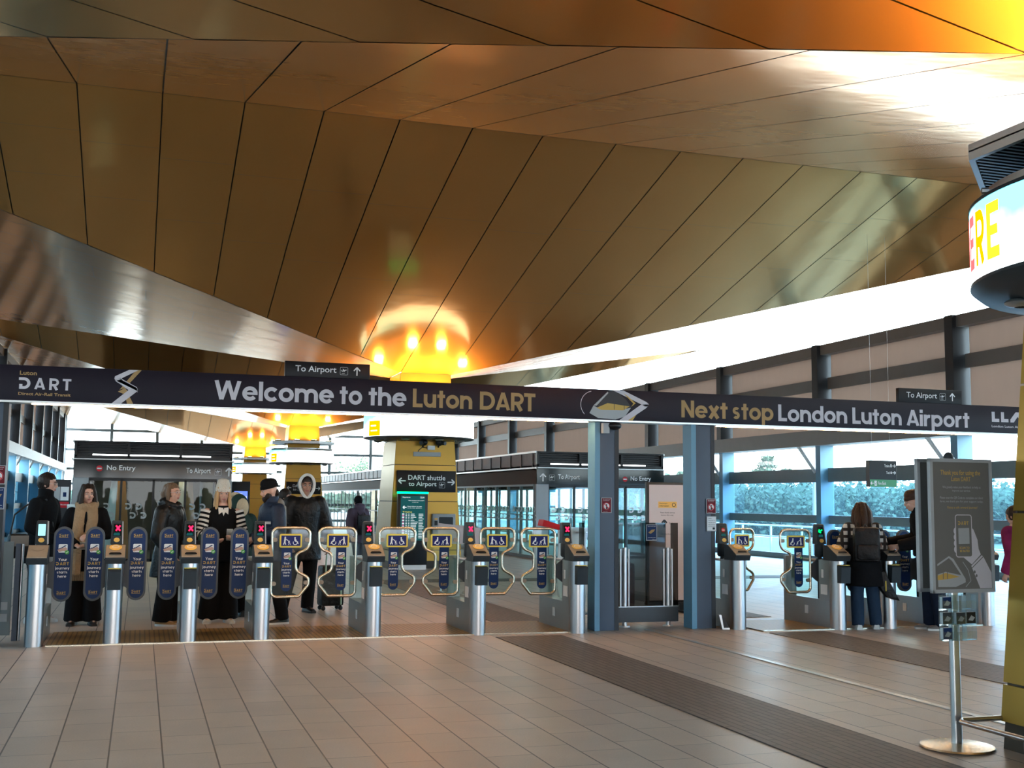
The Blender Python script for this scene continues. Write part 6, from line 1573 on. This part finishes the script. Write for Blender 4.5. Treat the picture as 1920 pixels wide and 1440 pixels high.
# 11 man leaning to the reader, half behind the poster stand
p = Person('man in black hooded coat and navy jeans leaning to the gate reader', 9.20, 11.80, 248, 1.64, lean=(0, -.18), head=(0, 8, 0), neckfwd=.05, arms={'l': ((.13, -.06, .66), (.06, -.27, .61)), 'r': ((-.14, -.09, .655), (-.04, -.33, .625))}, feet={'l': (.05, .03, 0), 'r': (-.05, -.03, 0)})
p.hairmat = 'hair_dark'; p.body(.6); p.beanie('hair_brown', .145); p.glasses(); p.top('black_wool', .40, .032, .02, 'coat', sleeve=(.056, .052, .044), collar=.05); p.legs('dark_jeans', .062, .056, .054, 'jeans'); p.shoes('shoe_grey', 'sole_white')
# 12 person in a magenta jacket beside the near column
p = Person('person in magenta patterned jacket and blue jeans beside the nearest column', 9.80, 11.05, 200, 1.48, head=(0, 10, 0), lean=(0, -.05), slim=1.1, feet={'l': (.04, .03, 0), 'r': (-.04, -.03, 0)})
p.hairmat = 'hair_dark'; p.body(.6); p.hair('hair_dark', grow=1.06, down=-.08); p.top('magenta', .47, .045, .0, 'jacket', sleeve=(.062, .056, .046)); p.legs('dark_jeans', .058, .046, .036, 'jeans'); p.shoes('shoe_black', 'shoe_black')

# ================================================================== OUTSIDE
M['leaf'] = mat('conifer_foliage', (0.045, 0.085, 0.05), 0.8, 0.0, 0.5, 0.8)
M['leaf2'] = mat('broad_foliage', (0.07, 0.11, 0.045), 0.8, 0.0, 0.5, 0.8)
M['bark'] = mat('bark', (0.06, 0.05, 0.04), 0.9)
rnd = random.Random(11)
def leaf_cards(mb, c, r, n, s):
    for _ in range(n):
        v = Vector((rnd.gauss(0, 1), rnd.gauss(0, 1), rnd.gauss(0, 1))).normalized() * (rnd.random() ** 0.4)
        p = Vector((c[0] + v.x * r[0], c[1] + v.y * r[1], c[2] + v.z * r[2]))
        a = Vector((rnd.uniform(-1, 1), rnd.uniform(-1, 1), rnd.uniform(-1, 1))).normalized(); b = a.orthogonal().normalized() * s * rnd.uniform(.6, 1.3); a = a * s * rnd.uniform(.6, 1.3)
        mb.add([p - a * .5, p + b * .4, p + a * .6, p - b * .4], [(0, 1, 2, 3)])
def pos(px, D):                      # bearing from the hall, distance
    a = R_(17.8) + math.atan((px - 960) / 2150); return D * math.sin(a), D * math.cos(a)
def conifer(px, D, h, label, z0=-2):
    x, y = pos(px, D); t = thing('conifer', label, 'tree', (x, y, z0), rnd.uniform(0, 6), 'trees beyond the right windows'); h -= z0
    MB().tube([(0, 0, 0), (0, 0, h * .96)], [h * .025, .03], 8).build('trunk', 'bark', t)
    f = MB(); n = 13
    for k in range(n):
        z = h * (.12 + .86 * k / n); r = h * .36 * (1 - k / n) ** .7 + .15
        for j in range(7):
            a = rnd.uniform(0, 6.28); leaf_cards(f, (math.cos(a) * r * .6, math.sin(a) * r * .6, z), (r * .5, r * .5, h * .035), 30, h * .035)
    f.build('foliage', 'leaf', t, fix=False)
def broad(px, D, h, label, grp, z0=-2):
    x, y = pos(px, D); t = thing('broadleaf_tree', label, 'tree', (x, y, z0), rnd.uniform(0, 6), grp); h -= z0
    MB().tube([(0, 0, 0), (0, 0, h * .7)], [h * .03, .05], 8).build('trunk', 'bark', t)
    f = MB()
    for j in range(16):
        a = rnd.uniform(0, 6.28); rr = h * rnd.uniform(0, .26); leaf_cards(f, (math.cos(a) * rr, math.sin(a) * rr, h * rnd.uniform(.45, .86)), (h * .15, h * .15, h * .11), 60, h * .045)
    f.build('foliage', 'leaf2', t, fix=False)
conifer(1440, 100, 5.9, 'tall pointed conifer above the glass leaf gates at right')
conifer(1474, 108, 5.0, 'thin conifer just right of the tall pointed one')
conifer(1360, 100, 4.0, 'conifer left of the second blue window post')
conifer(1282, 96, 4.4, 'conifer seen beside the No Entry end of the right shelter')
conifer(1512, 98, 3.9, 'low conifer between the blue window posts, right of the tall one')
broad(668, 130, 6.8, 'round leafy tree seen left of the big gold column', 'trees beyond the end windows', 0)
broad(716, 146, 6.2, 'lower leafy tree close beside the big gold column', 'trees beyond the end windows', 0)
broad(1660, 70, 1.55, 'pale bushy tree behind the hanging exit sign', 'trees beyond the right windows')
broad(1600, 72, 1.3, 'bushy tree behind the woman with a backpack', 'trees beyond the right windows')
f = MB()
for k in range(260):
    px = 1150 + 800 * k / 260; x, y = pos(px, 62 + rnd.uniform(-3, 3)); hh = rnd.uniform(2.5, 3.1)
    leaf_cards(f, (x, y, hh * .45 - .3), (1.0, 1.0, hh * .55 + .3), 110, .26)
rg = []
for k in range(81):
    px = 1130 + 840 * k / 80; x, y = pos(px, 62.4); hh = 2.35 + .35 * noise.noise((k * .9, 0, 0)); ux, uy = x / math.hypot(x, y), y / math.hypot(x, y)
    rg.append([(x - ux * .8, y - uy * .8, -.35), (x - ux * .6, y - uy * .6, hh * .6), (x, y, hh), (x + ux * .6, y + uy * .6, hh * .6), (x + ux * .8, y + uy * .8, -.35)])
f.loft(rg)
o = f.build('treeline', 'leaf', fix=False); tag(o, 'long dark belt of trees beyond the right windows', 'trees', kind='stuff')
f = MB()
for k in range(120):
    px = 60 + 640 * k / 120; x, y = pos(px, 160 + rnd.uniform(-4, 4)); hh = rnd.uniform(1.6, 2.6)
    leaf_cards(f, (x, y, hh * .45), (2, 2, hh * .6), 36, .9)
o = f.build('treeline', 'leaf', fix=False); tag(o, 'far belt of trees beyond the end windows', 'trees', kind='stuff')
mb = MB().box(22.0, 22.3, -10, 110, -0.35, 0.25)
mb.build('platform_parapet_wall', 'white', kind='structure')
mb = MB(); mb.tube([(21.2, -10, 0.72), (21.2, 110, 0.72)], .03, 8).tube([(21.2, -10, 0.35), (21.2, 110, 0.35)], .02, 8)
for k in range(60): mb.box(21.17, 21.23, -10 + 2 * k - .03, -10 + 2 * k + .03, -.35, .72)
t = mb.build('platform_railing', 'alu'); tag(t, 'grey platform railing outside the right windows', 'railing')
for k, (px, D) in enumerate(((1527, 40),)):
    x, y = pos(px, D); t = thing('lamp_post', 'pale lamp post outside, seen through the right window bay', 'lamp post', (x, y, -.35))
    MB().tube([(0, 0, 0), (0, 0, 4.2)], [.09, .06], 10).build('mast', 'silvergrey', t); MB().box(-.4, .1, -.08, .08, 4.15, 4.25).build('lantern', 'silvergrey', t)
